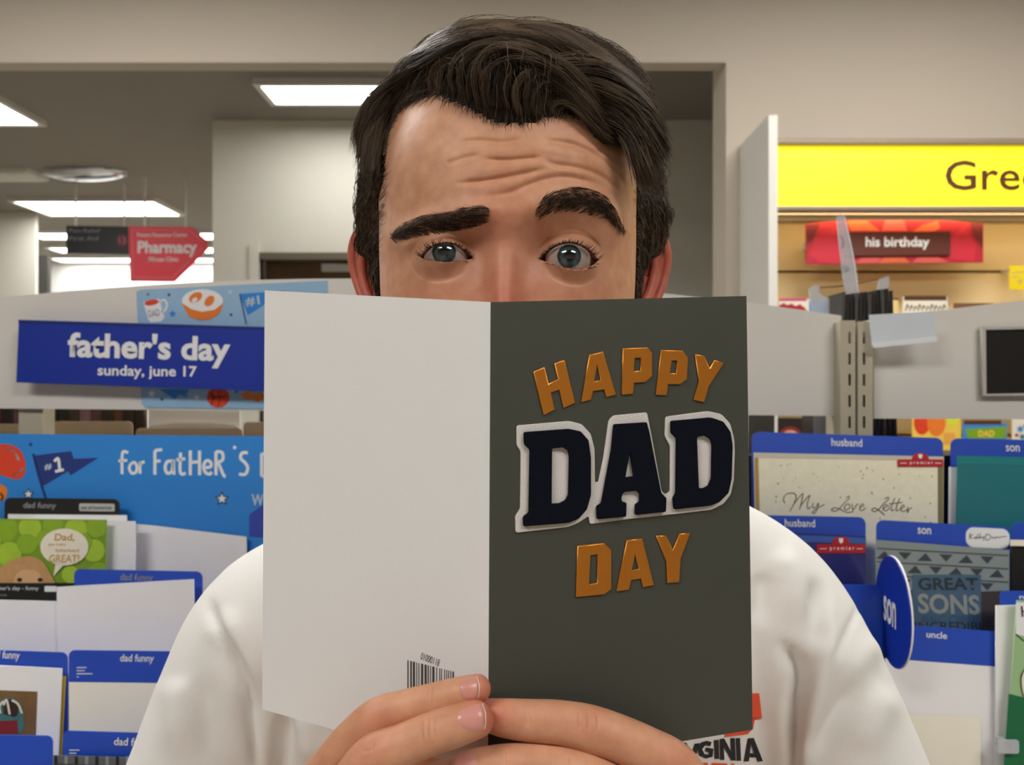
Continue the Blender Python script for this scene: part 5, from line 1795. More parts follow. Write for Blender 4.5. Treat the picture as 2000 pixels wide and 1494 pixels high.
# eyelashes
for k, (ex, ef, ez) in EYES.items():
    up, lo = smooth_line(LIDS[k][0], 8), smooth_line(LIDS[k][1], 8)
    L = []
    for line, cnt, ln0, updir in ((up, 170, 0.0070, 1), (lo, 60, 0.0042, -1)):
        for q_ in range(cnt):
            t = rg.uniform(0.08, 0.97)
            i = min(int(t * (len(line) - 1)), len(line) - 2)
            fr = t * (len(line) - 1) - i
            px, py = line[i] * (1 - fr) + line[i + 1] * fr
            xw = (px - CX) / F * 0.4295
            zw = (CY - py) / F * 0.4295
            dx = xw - HX - ex
            dz = zw - (HZ0 - CAMZ) - ez
            f = ef + math.sqrt(max((ER + 0.0009) ** 2 - dx * dx - dz * dz, 0))
            root = hw(np.array(ex + dx), np.array(f), np.array(ez + dz))
            side = dx / 0.012
            d0 = np.array((side * 0.55 + rg.normal(0, .12), -0.75, -0.25 * updir))
            d1 = np.array((side * 0.65 + rg.normal(0, .12), -0.35, 0.75 * updir if updir > 0 else -0.55))
            d0 /= np.linalg.norm(d0)
            d1 /= np.linalg.norm(d1)
            tt = np.linspace(0, 1, 7)[:, None]
            ll = ln0 * rg.uniform(0.6, 1.1) * (0.75 + 0.35 * (side * (1 if k == 'r' else -1) > 0))
            L.append(root + ll * (d0 * tt * (1 - tt * 0.5) + d1 * tt * tt * 0.5))
    strands('eyelashes', np.array(L), 0.00012, M_brow, person, tips=0.15)
# ---------------------------------------------------------------- hair
HC = np.array((0.0, -0.005, 0.025))                  # hair centre in head coordinates
FACE = smooth_line([(735, 640), (736, 560), (737, 500), (742, 450), (750, 400), (755, 350), (752, 300), (757, 270), (768, 240), (787, 213), (812, 198), (850, 193), (880, 203), (915, 218), (950, 238), (985, 247), (1030, 245),
                    (1070, 234), (1110, 228), (1140, 236), (1170, 256), (1195, 275), (1222, 291), (1238, 310), (1243, 350), (1245, 400), (1247, 450), (1250, 500), (1253, 560), (1256, 640)], 4).tolist() + [(1256, 1300), (735, 1300)]
# skull radius by direction
NAZ, NEL = 301, 151
az = np.linspace(-np.pi, np.pi, NAZ)
el = np.linspace(-1.15, np.pi / 2, NEL)
Vh, Qh, Th = loft_mesh(np.stack([baseX[::4, ::4], baseF[::4, ::4], baseZ[::4, ::4]], -1))
bv2 = BVHTree.FromPolygons([tuple(v) for v in Vh], [tuple(int(i) for i in q) for q in Qh] + [tuple(int(i) for i in q) for q in Th])
RS = np.zeros((NEL, NAZ))
for i, e_ in enumerate(el):
    for j, a_ in enumerate(az):
        d_ = Vector((math.cos(e_) * math.sin(a_), math.cos(e_) * math.cos(a_), math.sin(e_)))
        h = bv2.ray_cast(Vector(HC) + d_ * 0.3, -d_)
        RS[i, j] = (Vector(h[0]) - Vector(HC)).length if h[0] is not None else 0.09


def bil(tab, a, e):
    fi = np.clip((e - el[0]) / (el[1] - el[0]), 0, NEL - 1.001)
    fj = np.clip((a - az[0]) / (az[1] - az[0]), 0, NAZ - 1.001)
    i, j = fi.astype(int), fj.astype(int)
    u, v = fi - i, fj - j
    return tab[i, j] * (1 - u) * (1 - v) + tab[i + 1, j] * u * (1 - v) + tab[i, j + 1] * (1 - u) * v + tab[i + 1, j + 1] * u * v


def sph(q):
    d = q - HC
    r = np.linalg.norm(d, axis=-1)
    return np.arctan2(d[..., 0], d[..., 1]), np.arcsin(np.clip(d[..., 2] / np.maximum(r, 1e-9), -1, 1)), r


def vec(a, e):
    return np.stack([np.cos(e) * np.sin(a), np.cos(e) * np.cos(a), np.sin(e)], -1)


AZ, EL = np.meshgrid(az, el)
DIR = vec(AZ, EL)
# hair thickness by direction, measured on the outline of the hair
nx, nf, nzv = DIR[..., 0], DIR[..., 1], DIR[..., 2]
SIL = [(683, 455), (685, 400), (683, 350), (686, 300), (693, 255), (712, 205), (738, 165), (772, 132), (810, 105), (850, 72), (890, 50), (940, 42), (1000, 43), (1060, 46), (1120, 58), (1170, 78), (1215, 105),
       (1252, 140), (1280, 185), (1298, 230), (1310, 280), (1318, 330), (1322, 380), (1318, 430), (1305, 470)]
ang, hgt = [], []
for (x_, y_) in SIL:
    ds = np.linspace(0.40, 0.62, 300)
    L_ = np.stack([(x_ - CX) / F * ds - HX, HY - ds, CAMZ - (y_ - CY) / F * ds - HZ0], -1)
    a_, e_, r_ = sph(L_)
    g_ = r_ - bil(RS, a_, e_)
    k_ = int(np.argmin(g_))
    d_ = vec(a_[k_], e_[k_])
    ang.append(math.atan2(d_[0], d_[2]))
    hgt.append(g_[k_])
ang, hgt = np.array(ang), np.array(hgt)
print('outline height', np.round(hgt * 1000, 1))
TH = np.interp(np.arctan2(nx, nzv), ang, hgt)
TH = np.clip(TH, 0.010, 0.034)
TH = TH * (1 - 0.25 * sstep(-0.2, -0.9, nf))
# hair mask: outside the face outline, above ears and nape
SK = HC + DIR * RS[..., None]
spx, spy = to_px(hw(SK[..., 0], SK[..., 1], SK[..., 2]))
infront = SK[..., 1] > -0.005
face_d = np.full(spx.shape, 1e9)
fl = np.array(FACE[:-2])
for q in fl:
    face_d = np.minimum(face_d, np.hypot(spx - q[0], spy - q[1]))
isskin = in_poly(spx, spy, FACE) & infront
zb_ = np.interp(SK[..., 1], [-.12, -.08, -.05, -.028, -.012, .004, .012, .03, .05], [-.085, -.075, -.050, -.014, .010, .008, -.022, -.030, -.030])
low = sstep(-.004, .010, SK[..., 2] - zb_)
edge = np.where(isskin, 0, sstep(0, 45, np.where(infront, face_d, 99)))
lowz = sstep(.065, .035, SK[..., 2])
edge = edge * (1 - lowz) + sstep(.026, -.006, SK[..., 1]) * lowz
MASK = edge * low
TH = TH * (1 - 0.55 * sstep(.04, .01, SK[..., 2]) * sstep(-.01, .02, SK[..., 1]))
HTH = TH * np.maximum(MASK, 0)
QUIF = sstep(.25, .45, nf) * sstep(-.55, -.35, nx) * sstep(.65, .5, nx) * sstep(.2, .35, nzv)
print('hair thickness', TH.min(), TH.max())


def shell(q, lift):
    """move points onto the hair shell at the given share of its thickness plus an absolute lift"""
    a, e, r = sph(q)
    return HC + vec(a, e) * (bil(RS, a, e) + lift)[..., None]


# solid dark under-layer that carries the outer hairs
ii, jj = np.meshgrid(np.arange(NEL), np.arange(NAZ - 1), indexing='ij')
rng = np.random.RandomState(4)
CAPR = RS + HTH * (0.62 - 0.45 * QUIF) + np.where(MASK > 0.02, 0.0003, -0.004)
# gentle locks on the under-layer
CAPR = CAPR + np.where(MASK > 0.3, 0.0016 * np.sin(AZ * 23 + 3 * np.sin(EL * 5)) * np.cos(EL * 17 + 2 * np.sin(AZ * 4)), 0)
CP = HC + DIR * CAPR[..., None]
Vc = hw(CP[..., 0], CP[..., 1], CP[..., 2])[:, :-1].reshape(-1, 3)
n1 = NAZ - 1
Qc = []
for i in range(NEL - 1):
    for j in range(n1):
        if max(MASK[i, j], MASK[i + 1, j], MASK[i, j + 1], MASK[i + 1, j + 1]) > 0.02:
            j2 = (j + 1) % n1
            Qc.append((i * n1 + j, i * n1 + j2, (i + 1) * n1 + j2, (i + 1) * n1 + j))

allV, allQ, allS = [Vc], [np.array(Qc)], [np.zeros(len(Vc))]


def add_strands(C, rad, tips=0.2, sh=None):
    n, k, _ = C.shape
    W_ = hw(C[..., 0], C[..., 1], C[..., 2])
    T = np.gradient(W_, axis=1)
    T /= np.maximum(np.linalg.norm(T, axis=2, keepdims=True), 1e-9)
    N1 = np.cross(T, np.array([0.31, 0.87, 0.2]))
    N1 /= np.maximum(np.linalg.norm(N1, axis=2, keepdims=True), 1e-9)
    N2 = np.cross(T, N1)
    prof = np.interp(np.linspace(0, 1, k), [0, 0.1, 0.65, 1.0], [0.7, 1.0, 0.95, tips])
    r = (np.broadcast_to(np.asarray(rad, float).reshape(-1, 1), (n, 1)) * prof[None, :])[..., None]
    V = np.stack([W_ + r * (math.cos(a) * N1 + math.sin(a) * N2) for a in (0, 2.0944, 4.18879)], 2).reshape(-1, 3)
    base = sum(len(v) for v in allV)
    i = np.arange(n)[:, None, None] * k * 3
    j = np.arange(k - 1)[None, :, None] * 3
    a = np.arange(3)[None, None, :]
    a2 = (a + 1) % 3
    Q = np.stack([i + j + a, i + j + a2, i + j + 3 + a2, i + j + 3 + a], -1).reshape(-1, 4) + base
    allV.append(V)
    allQ.append(Q)
    allS.append(np.repeat(rng.uniform(0, 1, n) ** 2 if sh is None else sh, k * 3))


# --- covering hairs that flow over the shell
def flow(q):
    a, e, r = sph(q)
    d = vec(a, e)
    x, f, z = d[..., 0], d[..., 1], d[..., 2]
    top = sstep(0.45, 0.8, z)
    left = sstep(-0.15, -0.45, x)
    right = sstep(0.3, 0.6, x)
    v = np.zeros_like(d)
    v[..., 0] = top * (1 - left) * 1.0 - left * top * 0.9 + right * 0.2
    v[..., 1] = -0.45 * (1 - top) * sstep(-0.6, 0.6, f) + top * 0.25 * sstep(0, .6, f)
    v[..., 2] = -(1 - top) * 1.0 - 0.25 * top
    wob = 0.38 * np.sin(140 * q[..., 2] + 70 * q[..., 1]) + 0.3 * np.sin(95 * q[..., 0] - 60 * q[..., 2] + 2)
    v[..., 1] += wob * 0.6
    v[..., 0] += wob * 0.35 * top
    v -= d * (v * d).sum(-1, keepdims=True)
    return v / np.maximum(np.linalg.norm(v, axis=-1, keepdims=True), 1e-9)


NS = 34000
aa = rng.uniform(-np.pi, np.pi, NS * 3)
ee = np.arcsin(rng.uniform(np.sin(-0.9), 1, NS * 3))
mk = bil(MASK, aa, ee)
fz = vec(aa, ee)
pref = np.where(fz[:, 1] > -0.35, 1.0, 0.35) * (1 - 0.9 * bil(QUIF, aa, ee))          # fewer at the back of the head
keep = (rng.uniform(0, 1, NS * 3) < pref) & (mk > 0.03)
aa, ee, mk = aa[keep][:NS], ee[keep][:NS], mk[keep][:NS]
n = len(aa)
K = 8
th_ = bil(TH, aa, ee) * mk
clump = np.sin(aa * 31 + 5 * np.sin(ee * 9)) * np.sin(ee * 27 + 4 * np.sin(aa * 7))
lay = rng.uniform(0.62, 1.0, n) + 0.07 * clump
q = HC + vec(aa, ee) * (bil(RS, aa, ee) + th_ * lay)[:, None]
topw = sstep(0.45, 0.8, np.sin(ee))
Lg = (0.016 + 0.014 * topw) * rng.uniform(0.7, 1.25, n) * (0.35 + 0.65 * mk)
C = np.zeros((n, K, 3))
ph = rng.uniform(-0.25, 0.25, n)
cur = q.copy()
for k in range(K):
    C[:, k] = cur
    v = flow(cur)
    a_, e_, r_ = sph(cur)
    d_ = vec(a_, e_)
    sidev = np.cross(d_, v)
    v = v + sidev * (ph + 0.25 * np.sin(k * 0.9 + clump * 6))[:, None]
    cur = cur + v * (Lg / (K - 1))[:, None]
    a_, e_, r_ = sph(cur)
    tgt = bil(RS, a_, e_) + np.maximum(bil(HTH, a_, e_), 0.0012) * lay + 0.0016 * np.sin(np.pi * (k + 1) / K) * (1 + clump)
    cur = HC + vec(a_, e_) * tgt[:, None]
add_strands(C, rng.uniform(0.00013, 0.00024, n))

# --- styled locks on the top: guides traced over the quiff, laid on the shell at their own height
G2 = lambda pts: [(680 + x / 3.03, 30 + y / 3.03) for x, y in pts]


def on_shell(px, py, h):
    ds = np.linspace(0.36, 0.60, 400)
    W_ = np.stack([(px - CX) / F * ds, ds, CAMZ - (py - CY) / F * ds], -1)
    L_ = np.stack([W_[:, 0] - HX, HY - W_[:, 1], W_[:, 2] - HZ0], -1)
    a, e, r = sph(L_)
    g_ = r - (bil(RS, a, e) + h / 0.031 * bil(TH, a, e))
    neg = np.where(g_ < 0)[0]
    if len(neg):
        return L_[neg[0]]
    return L_[int(np.argmin(g_))]


def guide(pts, hs, k=26):
    p_ = np.array(G2(pts))
    hh = np.interp(np.linspace(0, 1, len(p_)), np.linspace(0, 1, len(hs)), hs)
    P3 = np.array([on_shell(x, y, h * 0.001) for (x, y), h in zip(p_, hh)])
    s = smooth_line(P3, 10)
    L_ = np.concatenate([[0], np.cumsum(np.linalg.norm(np.diff(s, axis=0), axis=1))])
    u = np.linspace(0, L_[-1], k)
    return np.stack([np.interp(u, L_, s[:, c]) for c in range(3)], 1)


FAM = [
    # the big wave over the forehead
    ([guide([(470, 430), (480, 340), (560, 260), (700, 200), (850, 165), (1000, 160), (1150, 200), (1290, 280)], [2, 12, 20, 25, 27, 27, 26, 22]),
      guide([(620, 460), (590, 370), (640, 280), (760, 200), (930, 168), (1090, 195), (1240, 275), (1390, 400), (1470, 520), (1520, 620)], [2, 12, 20, 26, 28, 28, 26, 22, 16, 9]),
      guide([(740, 490), (720, 390), (755, 285), (860, 200), (985, 172), (1120, 212), (1270, 300), (1400, 420), (1470, 540)], [2, 14, 22, 28, 30, 29, 25, 20, 12]),
      guide([(800, 520), (770, 410), (800, 305), (900, 232), (1020, 228), (1160, 268), (1290, 340), (1400, 440), (1465, 560)], [2, 13, 21, 26, 28, 27, 23, 18, 10]),
      guide([(880, 545), (850, 430), (890, 325), (1000, 265), (1100, 270), (1220, 320), (1330, 400), (1420, 500), (1480, 610)], [2, 12, 19, 24, 25, 24, 20, 15, 8]),
      guide([(970, 570), (940, 470), (980, 365), (1080, 312), (1180, 330), (1290, 390), (1380, 470), (1450, 570), (1500, 660)], [2, 10, 16, 20, 21, 19, 16, 12, 6]),
      guide([(1060, 580), (1035, 490), (1080, 405), (1170, 372), (1270, 410), (1360, 480), (1440, 580), (1510, 670)], [2, 8, 13, 16, 16, 14, 10, 5]),
      guide([(1150, 575), (1140, 500), (1190, 440), (1270, 435), (1350, 500), (1430, 590), (1530, 690), (1580, 740)], [2, 7, 11, 13, 12, 10, 8, 5]),
      guide([(1230, 560), (1240, 520), (1290, 500), (1360, 540), (1440, 620), (1540, 710), (1620, 760)], [2, 5, 8, 9, 8, 7, 6])], 9000, 0.0016),
    # crown swept over from the left
    ([guide([(300, 470), (330, 380), (420, 300), (560, 230), (720, 170), (880, 140), (1040, 150), (1180, 200)], [3, 14, 20, 24, 27, 28, 28, 27]),
      guide([(250, 450), (330, 330), (460, 240), (600, 160), (760, 110), (920, 95), (1080, 120), (1230, 190)], [6, 18, 24, 28, 30, 30, 30, 28]),
      guide([(520, 220), (600, 130), (720, 70), (860, 45), (1010, 50), (1150, 95), (1280, 170), (1370, 250)], [20, 27, 31, 32, 32, 31, 30, 28]),
      guide([(820, 120), (930, 60), (1050, 38), (1180, 55), (1310, 110), (1430, 180), (1530, 260), (1590, 330)], [27, 31, 33, 33, 33, 33, 32, 30]),
      guide([(1050, 150), (1180, 115), (1320, 140), (1450, 200), (1560, 280), (1650, 370), (1720, 470)], [27, 30, 32, 33, 33, 31, 28])], 5200, 0.0034),
    # right side falling in waves
    ([guide([(1230, 270), (1380, 280), (1520, 300), (1640, 350), (1740, 440), (1810, 540)], [24, 27, 30, 31, 30, 27]),
      guide([(1290, 330), (1450, 345), (1600, 400), (1700, 480), (1790, 590), (1850, 700)], [22, 25, 28, 29, 28, 25]),
      guide([(1400, 400), (1520, 430), (1640, 490), (1740, 570), (1820, 670), (1880, 780)], [18, 22, 26, 27, 27, 25]),
      guide([(1440, 470), (1560, 520), (1660, 590), (1740, 690), (1800, 790), (1860, 880)], [12, 18, 22, 25, 26, 24]),
      guide([(1490, 560), (1590, 610), (1670, 690), (1730, 780), (1770, 880), (1830, 960)], [8, 13, 18, 22, 24, 24]),
      guide([(1500, 640), (1590, 690), (1650, 770), (1690, 860), (1720, 960), (1740, 1060)], [5, 9, 13, 17, 19, 20])], 5200, 0.0032),
    # left side brushed down and back
    ([guide([(520, 220), (420, 270), (320, 340), (220, 430), (130, 540), (70, 650)], [22, 22, 21, 20, 18, 17]),
      guide([(400, 360), (310, 400), (220, 470), (130, 570), (70, 680), (40, 790)], [14, 16, 17, 18, 18, 17]),
      guide([(330, 430), (260, 480), (190, 560), (130, 660), (95, 770), (80, 880)], [6, 10, 13, 15, 16, 16]),
      guide([(290, 500), (230, 570), (190, 660), (165, 760), (150, 860), (150, 960)], [3, 6, 9, 11, 12, 13])], 3600, 0.0028),
]
for guides, cnt, spread in FAM:
    gs = np.array(guides)
    ng, k = gs.shape[:2]
    ncl = (ng - 1) * 7
    cl_off = rng.normal(0, 0.0020, (ncl + 2, 3))
    cl_ph = rng.uniform(0, 6.28, ncl + 2)
    cl_amp = rng.uniform(0.0004, 0.0013, ncl + 2)
    s = rng.uniform(0, ng - 1.0001, cnt)
    # gather hairs towards the middle of their lock
    ci = np.floor(s / (ng - 1) * ncl)
    mid = (ci + 0.5) / ncl * (ng - 1)
    s2 = np.clip(mid + (s - mid) * 0.5, 0, ng - 1.0001)
    i = s2.astype(int)
    w_ = (s2 - i)[:, None, None]
    base = gs[i] * (1 - w_) + gs[np.minimum(i + 1, ng - 1)] * w_
    ci = ci.astype(int)
    t = np.linspace(0, 1, k)
    prof = np.interp(t, [0, 0.25, 0.7, 1], [0.7, 1.0, 0.8, 0.75])
    jit = rng.normal(0, spread, (cnt, 3)) * np.array([0.5, 0.6, 0.5])
    jit2 = rng.normal(0, spread * 0.6, (cnt, 3))
    out = base + jit[:, None, :] * prof[None, :, None] + jit2[:, None, :] * (t ** 2)[None, :, None] + cl_off[ci][:, None, :] * prof[None, :, None]
    wav = cl_amp[ci][:, None] * np.sin(t[None, :] * 9 + cl_ph[ci][:, None] + rng.normal(0, 0.25, (cnt, 1)))
    out[..., 2] += wav
    out[..., 1] += 0.6 * wav
    # keep hairs outside the skull
    a_, e_, r_ = sph(out)
    mn = bil(RS, a_, e_) + 0.0006
    mxr = bil(RS, a_, e_) + bil(TH, a_, e_) * 1.03 + 0.0012
    out = HC + vec(a_, e_) * np.minimum(np.maximum(r_, mn), mxr)[..., None]
    # individual lengths
    cut = rng.uniform(0.72, 1.0, cnt)
    idx = cut[:, None] * np.linspace(0, 1, 15)[None, :] * (k - 1)
    i0 = np.minimum(idx.astype(int), k - 2)
    fr = (idx - i0)[..., None]
    ar = np.arange(cnt)[:, None]
    out = out[ar, i0] * (1 - fr) + out[ar, i0 + 1] * fr
    add_strands(out, rng.uniform(0.00012, 0.00024, cnt), sh=0.55 * rng.uniform(0, 1, ncl + 2)[ci] + 0.45 * rng.uniform(0, 1, cnt) ** 2)
# --- loose wisps along the outline
wisps = [[(700, 18), (640, 60), (600, 140), (520, 200), (420, 260)], [(760, 25), (680, 40), (620, 110), (590, 190)], [(640, 110), (500, 180), (380, 260), (290, 330), (262, 345)],
         [(560, 180), (430, 230), (330, 290), (265, 320), (258, 300)], [(830, 40), (740, 30), (660, 60), (610, 140)], [(1180, 40), (1300, 75), (1420, 130), (1530, 200), (1620, 270)],
         [(1330, 90), (1450, 110), (1520, 110)], [(1400, 120), (1540, 190), (1640, 270), (1700, 340)], [(1650, 300), (1740, 380), (1790, 470)], [(1500, 290), (1560, 296), (1420, 300), (1330, 320)]]
L = []
for wl in wisps:
    g_ = guide(wl, [31, 33, 33, 31, 28] if wl[0][0] < 1000 else [34, 35, 35, 34, 32], 15)
    for _ in range(7):
        L.append(g_ + rng.normal(0, 0.0011, 3) + rng.normal(0, 0.0016, 3) * (np.linspace(0, 1, 15) ** 2)[:, None])
add_strands(np.array(L), 0.00008)
# --- baby hairs softening the hairline
L = []
fl2 = np.array(FACE[:-2])
for _ in range(1100):
    i = rng.randint(6, len(fl2) - 7)
    px, py = fl2[i] + rng.normal(0, 3.5, 2)
    h, nn = cast(px, py)
    if h is None:
        continue
    l0 = np.array((h[0] - HX, HY - h[1], h[2] - HZ0))
    n0 = np.array((nn[0], -nn[1], nn[2]))
    cx_ = (px - 1000) / 260.0
    d0 = np.array((0.25 * cx_ + 0.25, -0.2, 1.0)) if abs(cx_) < 0.85 else np.array((0.15 * np.sign(cx_), -1.0, -0.5))
    d0 = d0 + rng.normal(0, 0.25, 3)
    d0 -= n0 * d0.dot(n0)
    d0 /= np.linalg.norm(d0)
    t = np.linspace(0, 1, 6)[:, None]
    L.append(l0 + d0 * rng.uniform(0.005, 0.011) * t + n0 * (0.0002 + 0.0022 * t))
add_strands(np.array(L), 0.00008)

Vv = np.concatenate(allV)
Qq = np.concatenate(allQ)
hair = np_mesh('hair', Vv, Qq, M_hair, person)
hair.data.materials.append(mat('hair_underlayer', (30, 23, 18), 1.0, var=0.2, scale=200, spec=0.05))
mi = np.zeros(len(hair.data.polygons), dtype=np.int32)
mi[:len(Qc)] = 1
hair.data.polygons.foreach_set('material_index', mi)
at_ = hair.data.attributes.new('shade', 'FLOAT', 'POINT')
at_.data.foreach_set('value', np.concatenate(allS).astype(np.float32))
hair['label'] = 'wavy dark brown hair swept to one side'
print('hair quads', len(Qq))

# ---------------------------------------------------------------- fingernails
M_nail = mat('fingernail', (208, 142, 130), 0.36, var=0.05, scale=200, coat=0.15)
M_nailtip = mat('nail_tip', (232, 206, 190), 0.4, var=0.02)


def nail(poly, tip=None):
    q = np.array(smooth_line(poly + poly[:1], 5)[:-1])
    c = q.mean(0)
    rings = [1.0, 0.8, 0.6, 0.4, 0.2]
    V, Fc = [], []
    n = len(q)
    for ri, s in enumerate(rings):
        for p_ in q:
            x, y = c + (p_ - c) * s
            h, nn = cast(x, y)
            lift = 0.00005 if ri == 0 else 0.00040
            V.append(h + nn * lift)
    h, nn = cast(*c)
    V.append(h + nn * 0.00045)
    for ri in range(len(rings) - 1):
        for i in range(n):
            Fc.append((ri * n + i, ri * n + (i + 1) % n, (ri + 1) * n + (i + 1) % n, (ri + 1) * n + i))
    for i in range(n):
        Fc.append(((len(rings) - 1) * n + i, (len(rings) - 1) * n + (i + 1) % n, len(V) - 1))
    o = mesh_obj('fingernail', V, Fc, M_nail, person, True)
    if tip:
        V, Fc = [], []
        t_ = smooth_line(tip, 5)
        for i, (x, y) in enumerate(t_):
            for dxx in (0, 1.7):
                h, nn = cast(x + dxx, y)
                V.append(h + nn * 0.0006)
        for i in range(len(t_) - 1):
            Fc.append((2 * i, 2 * i + 1, 2 * i + 3, 2 * i + 2))
        mesh_obj('nail_tip', V, Fc, M_nailtip, o, True)
    return o


nail([(897, 1342), (902, 1329), (916, 1324), (930, 1322), (934, 1336), (934, 1352), (931, 1363), (916, 1367), (903, 1363)], [(930, 1323), (934, 1337), (934, 1352), (931, 1362)])
nail([(893, 1398), (900, 1387), (920, 1379), (941, 1375), (946, 1392), (948, 1412), (945, 1424), (922, 1427), (904, 1421), (896, 1410)], [(940, 1376), (945, 1392), (946, 1410), (944, 1423)])
nail([(880, 1486), (888, 1476), (905, 1472), (926, 1473), (930, 1488), (928, 1506), (905, 1512), (886, 1506)])
# ---------------------------------------------------------------- white T-shirt
def cap3(pts, rad, flat=1.0, step=0.008, nu=36, axis=(0, 1, 0)):
    return tmp_obj('s', tube(pts, rad, step, nu, flat, flat_axis=axis))


sh = []
cz = CAMZ
G = []
TORS = [(-.070, .052, .060), (-.085, .095, .066), (-.110, .140, .074), (-.150, .168, .086), (-.200, .176, .096), (-.260, .174, .100), (-.340, .168, .101), (-.450, .160, .100), (-.560, .160, .101), (-.660, .166, .104)]
for dz_, w_, dp in TORS:
    a = np.linspace(0, 2 * np.pi, 64, endpoint=False)
    ex_ = 0.82
    G.append(np.stack([cxb + w_ * np.sign(np.sin(a)) * np.abs(np.sin(a)) ** ex_, 0.577 + dp * np.sign(np.cos(a)) * np.abs(np.cos(a)) ** ex_, np.full(64, cz + dz_)], -1))
sh.append(tmp_obj('s', smooth_line(np.array(G).reshape(len(TORS), -1), 6).reshape(-1, 64, 3)))
# shoulders and sleeves (his right arm is on the left of the picture)
for pts in ([(0.04, .575, cz - .094), (.105, .570, cz - .118), (.150, .565, cz - .139), (.174, .560, cz - .170), (.199, .543, cz - .240), (.218, .528, cz - .310), (.229, .520, cz - .350)],
            [(-.035, .575, cz - .104), (-.095, .572, cz - .130), (-.135, .568, cz - .152), (-.161, .562, cz - .175), (-.183, .545, cz - .245), (-.199, .530, cz - .315), (-.209, .522, cz - .355)]):
    sh.append(cap3(pts, [.050, .053, .054, .057, .060, .066, .070], 0.95))
shirt = union(sh, 'shirt_solid')
md = shirt.modifiers.new('r', 'REMESH')
md.mode = 'VOXEL'
md.voxel_size = 0.0032
sm = shirt.modifiers.new('s', 'SMOOTH')
sm.iterations = 22
sm.factor = 0.5
dg = bpy.context.evaluated_depsgraph_get()
sme = bpy.data.meshes.new_from_object(shirt.evaluated_get(dg))
bpy.data.objects.remove(shirt)
sme.name = 't_shirt'
ns = len(sme.vertices)
sc_ = np.empty(ns * 3, dtype=np.float32)
sme.vertices.foreach_get('co', sc_)
sc_ = sc_.reshape(-1, 3).astype(float)
sn_ = np.empty(ns * 3, dtype=np.float32)
sme.vertices.foreach_get('normal', sn_)
sn_ = sn_.reshape(-1, 3).astype(float)
SX, SY = to_px(sc_)
fr_ = sstep(0.05, 0.5, -sn_[:, 1])
c5 = lambda pts: [(x / 2.746, 950 + y / 2.746) for x, y in pts]
c8 = lambda pts: [(1420 + x / 2.798, 960 + y / 2.798) for x, y in pts]
dsp = np.zeros(ns)
for line, dep, sg in (
        (c8([(240, 800), (320, 860), (385, 940), (400, 1010), (378, 1150), (368, 1300), (360, 1500), (350, 1700)]), -.0100, 9),
        (c8([(500, 520), (520, 700), (515, 900), (490, 1060), (440, 1300), (400, 1500), (380, 1700)]), .0070, 17),
        (c8([(450, 450), (480, 600), (490, 760), (470, 900)]), -.0050, 11),
        (c8([(170, 420), (200, 520), (190, 640), (160, 760)]), -.0045, 13),
        (c8([(250, 300), (330, 420), (380, 560), (400, 760)]), .0045, 18),
        (c8([(750, 560), (690, 700), (600, 850), (520, 960)]), -.0018, 4),
        (c8([(760, 1020), (640, 1160), (520, 1320), (430, 1480)]), -.0050, 14),
        (c8([(900, 1050), (800, 1240), (700, 1450)]), .0035, 22),
        (c8([(850, 800), (740, 900), (600, 1060)]), .0030, 18),
        (c5([(1095, 555), (1150, 700), (1250, 880), (1335, 1120), (1370, 1400), (1375, 1600)]), -.0060, 7),
        (c5([(1150, 640), (1260, 800), (1360, 960), (1440, 1200)]), .0060, 18),
        (c5([(1120, 760), (1240, 960), (1320, 1150), (1340, 1400)]), -.0040, 14),
        (c5([(960, 1000), (965, 1200), (975, 1494)]), .0040, 20),
        (c5([(1080, 1000), (1100, 1200), (1140, 1494)]), -.0035, 16),
        ([(548, 1380), (556, 1430), (552, 1494), (545, 1560)], -.0060, 11),
        ([(590, 1380), (600, 1440), (610, 1500)], .0040, 14), ([(640, 1400), (640, 1460), (630, 1520)], -.003, 12)):
    dsp += groove(SX, SY, line, dep, sg * 1.15, 0.33)
nzs = 0.0004 * np.sin(sc_[:, 0] * 61 + 2.1 * np.sin(sc_[:, 2] * 37)) * np.sin(sc_[:, 2] * 43 + 1.7 * np.sin(sc_[:, 0] * 29))
sc_ = sc_ + sn_ * ((1.3 * dsp * fr_ + nzs)[:, None])
sme.vertices.foreach_set('co', sc_.astype(np.float32).ravel())
sme.materials.clear()
M_shirt = mat('white_cotton', (232, 229, 225), 0.9, var=0.03, scale=60, bump=0.08, bscale=1200, spec=0.2, sheen=0.15)
sme.materials.append(M_shirt)
sme.shade_smooth()
tee = put(bpy.data.objects.new('t_shirt', sme), person)
tee['label'] = 'white cotton T-shirt with black and orange chest print'
# neck rib
nk = hw(np.array(0.002), np.array(-.028), np.array(-.152))
a = np.linspace(0, 2 * np.pi, 48, endpoint=False)
ringp = [np.stack([nk[0] + (.064 + q) * np.sin(a), nk[1] + .008 + (.058 + q) * np.cos(a), nk[2] + .016 * np.cos(a) + o_], -1) for q, o_ in ((0, .008), (.004, .010), (.010, .002), (.016, -.008), (.008, -.014), (0, -.006))]
G = np.stack(ringp, 1)
V = G.reshape(-1, 3)
Q = [(i * 6 + j, ((i + 1) % 48) * 6 + j, ((i + 1) % 48) * 6 + (j + 1) % 6, i * 6 + (j + 1) % 6) for i in range(48) for j in range(6)]
mesh_obj('neck_rib', V, Q, M_shirt, tee, True)
# chest print laid on the cloth
sbv = BVHTree.FromPolygons([tuple(v) for v in sc_], [tuple(p.vertices) for p in sme.polygons])


def on_shirt(px, py, off=0.0009):
    r = (P(px, py, 1.0) - CAMV).normalized()
    h, nn, _, _ = sbv.ray_cast(CAMV, r)
    return np.array(h) - np.array(r) * off


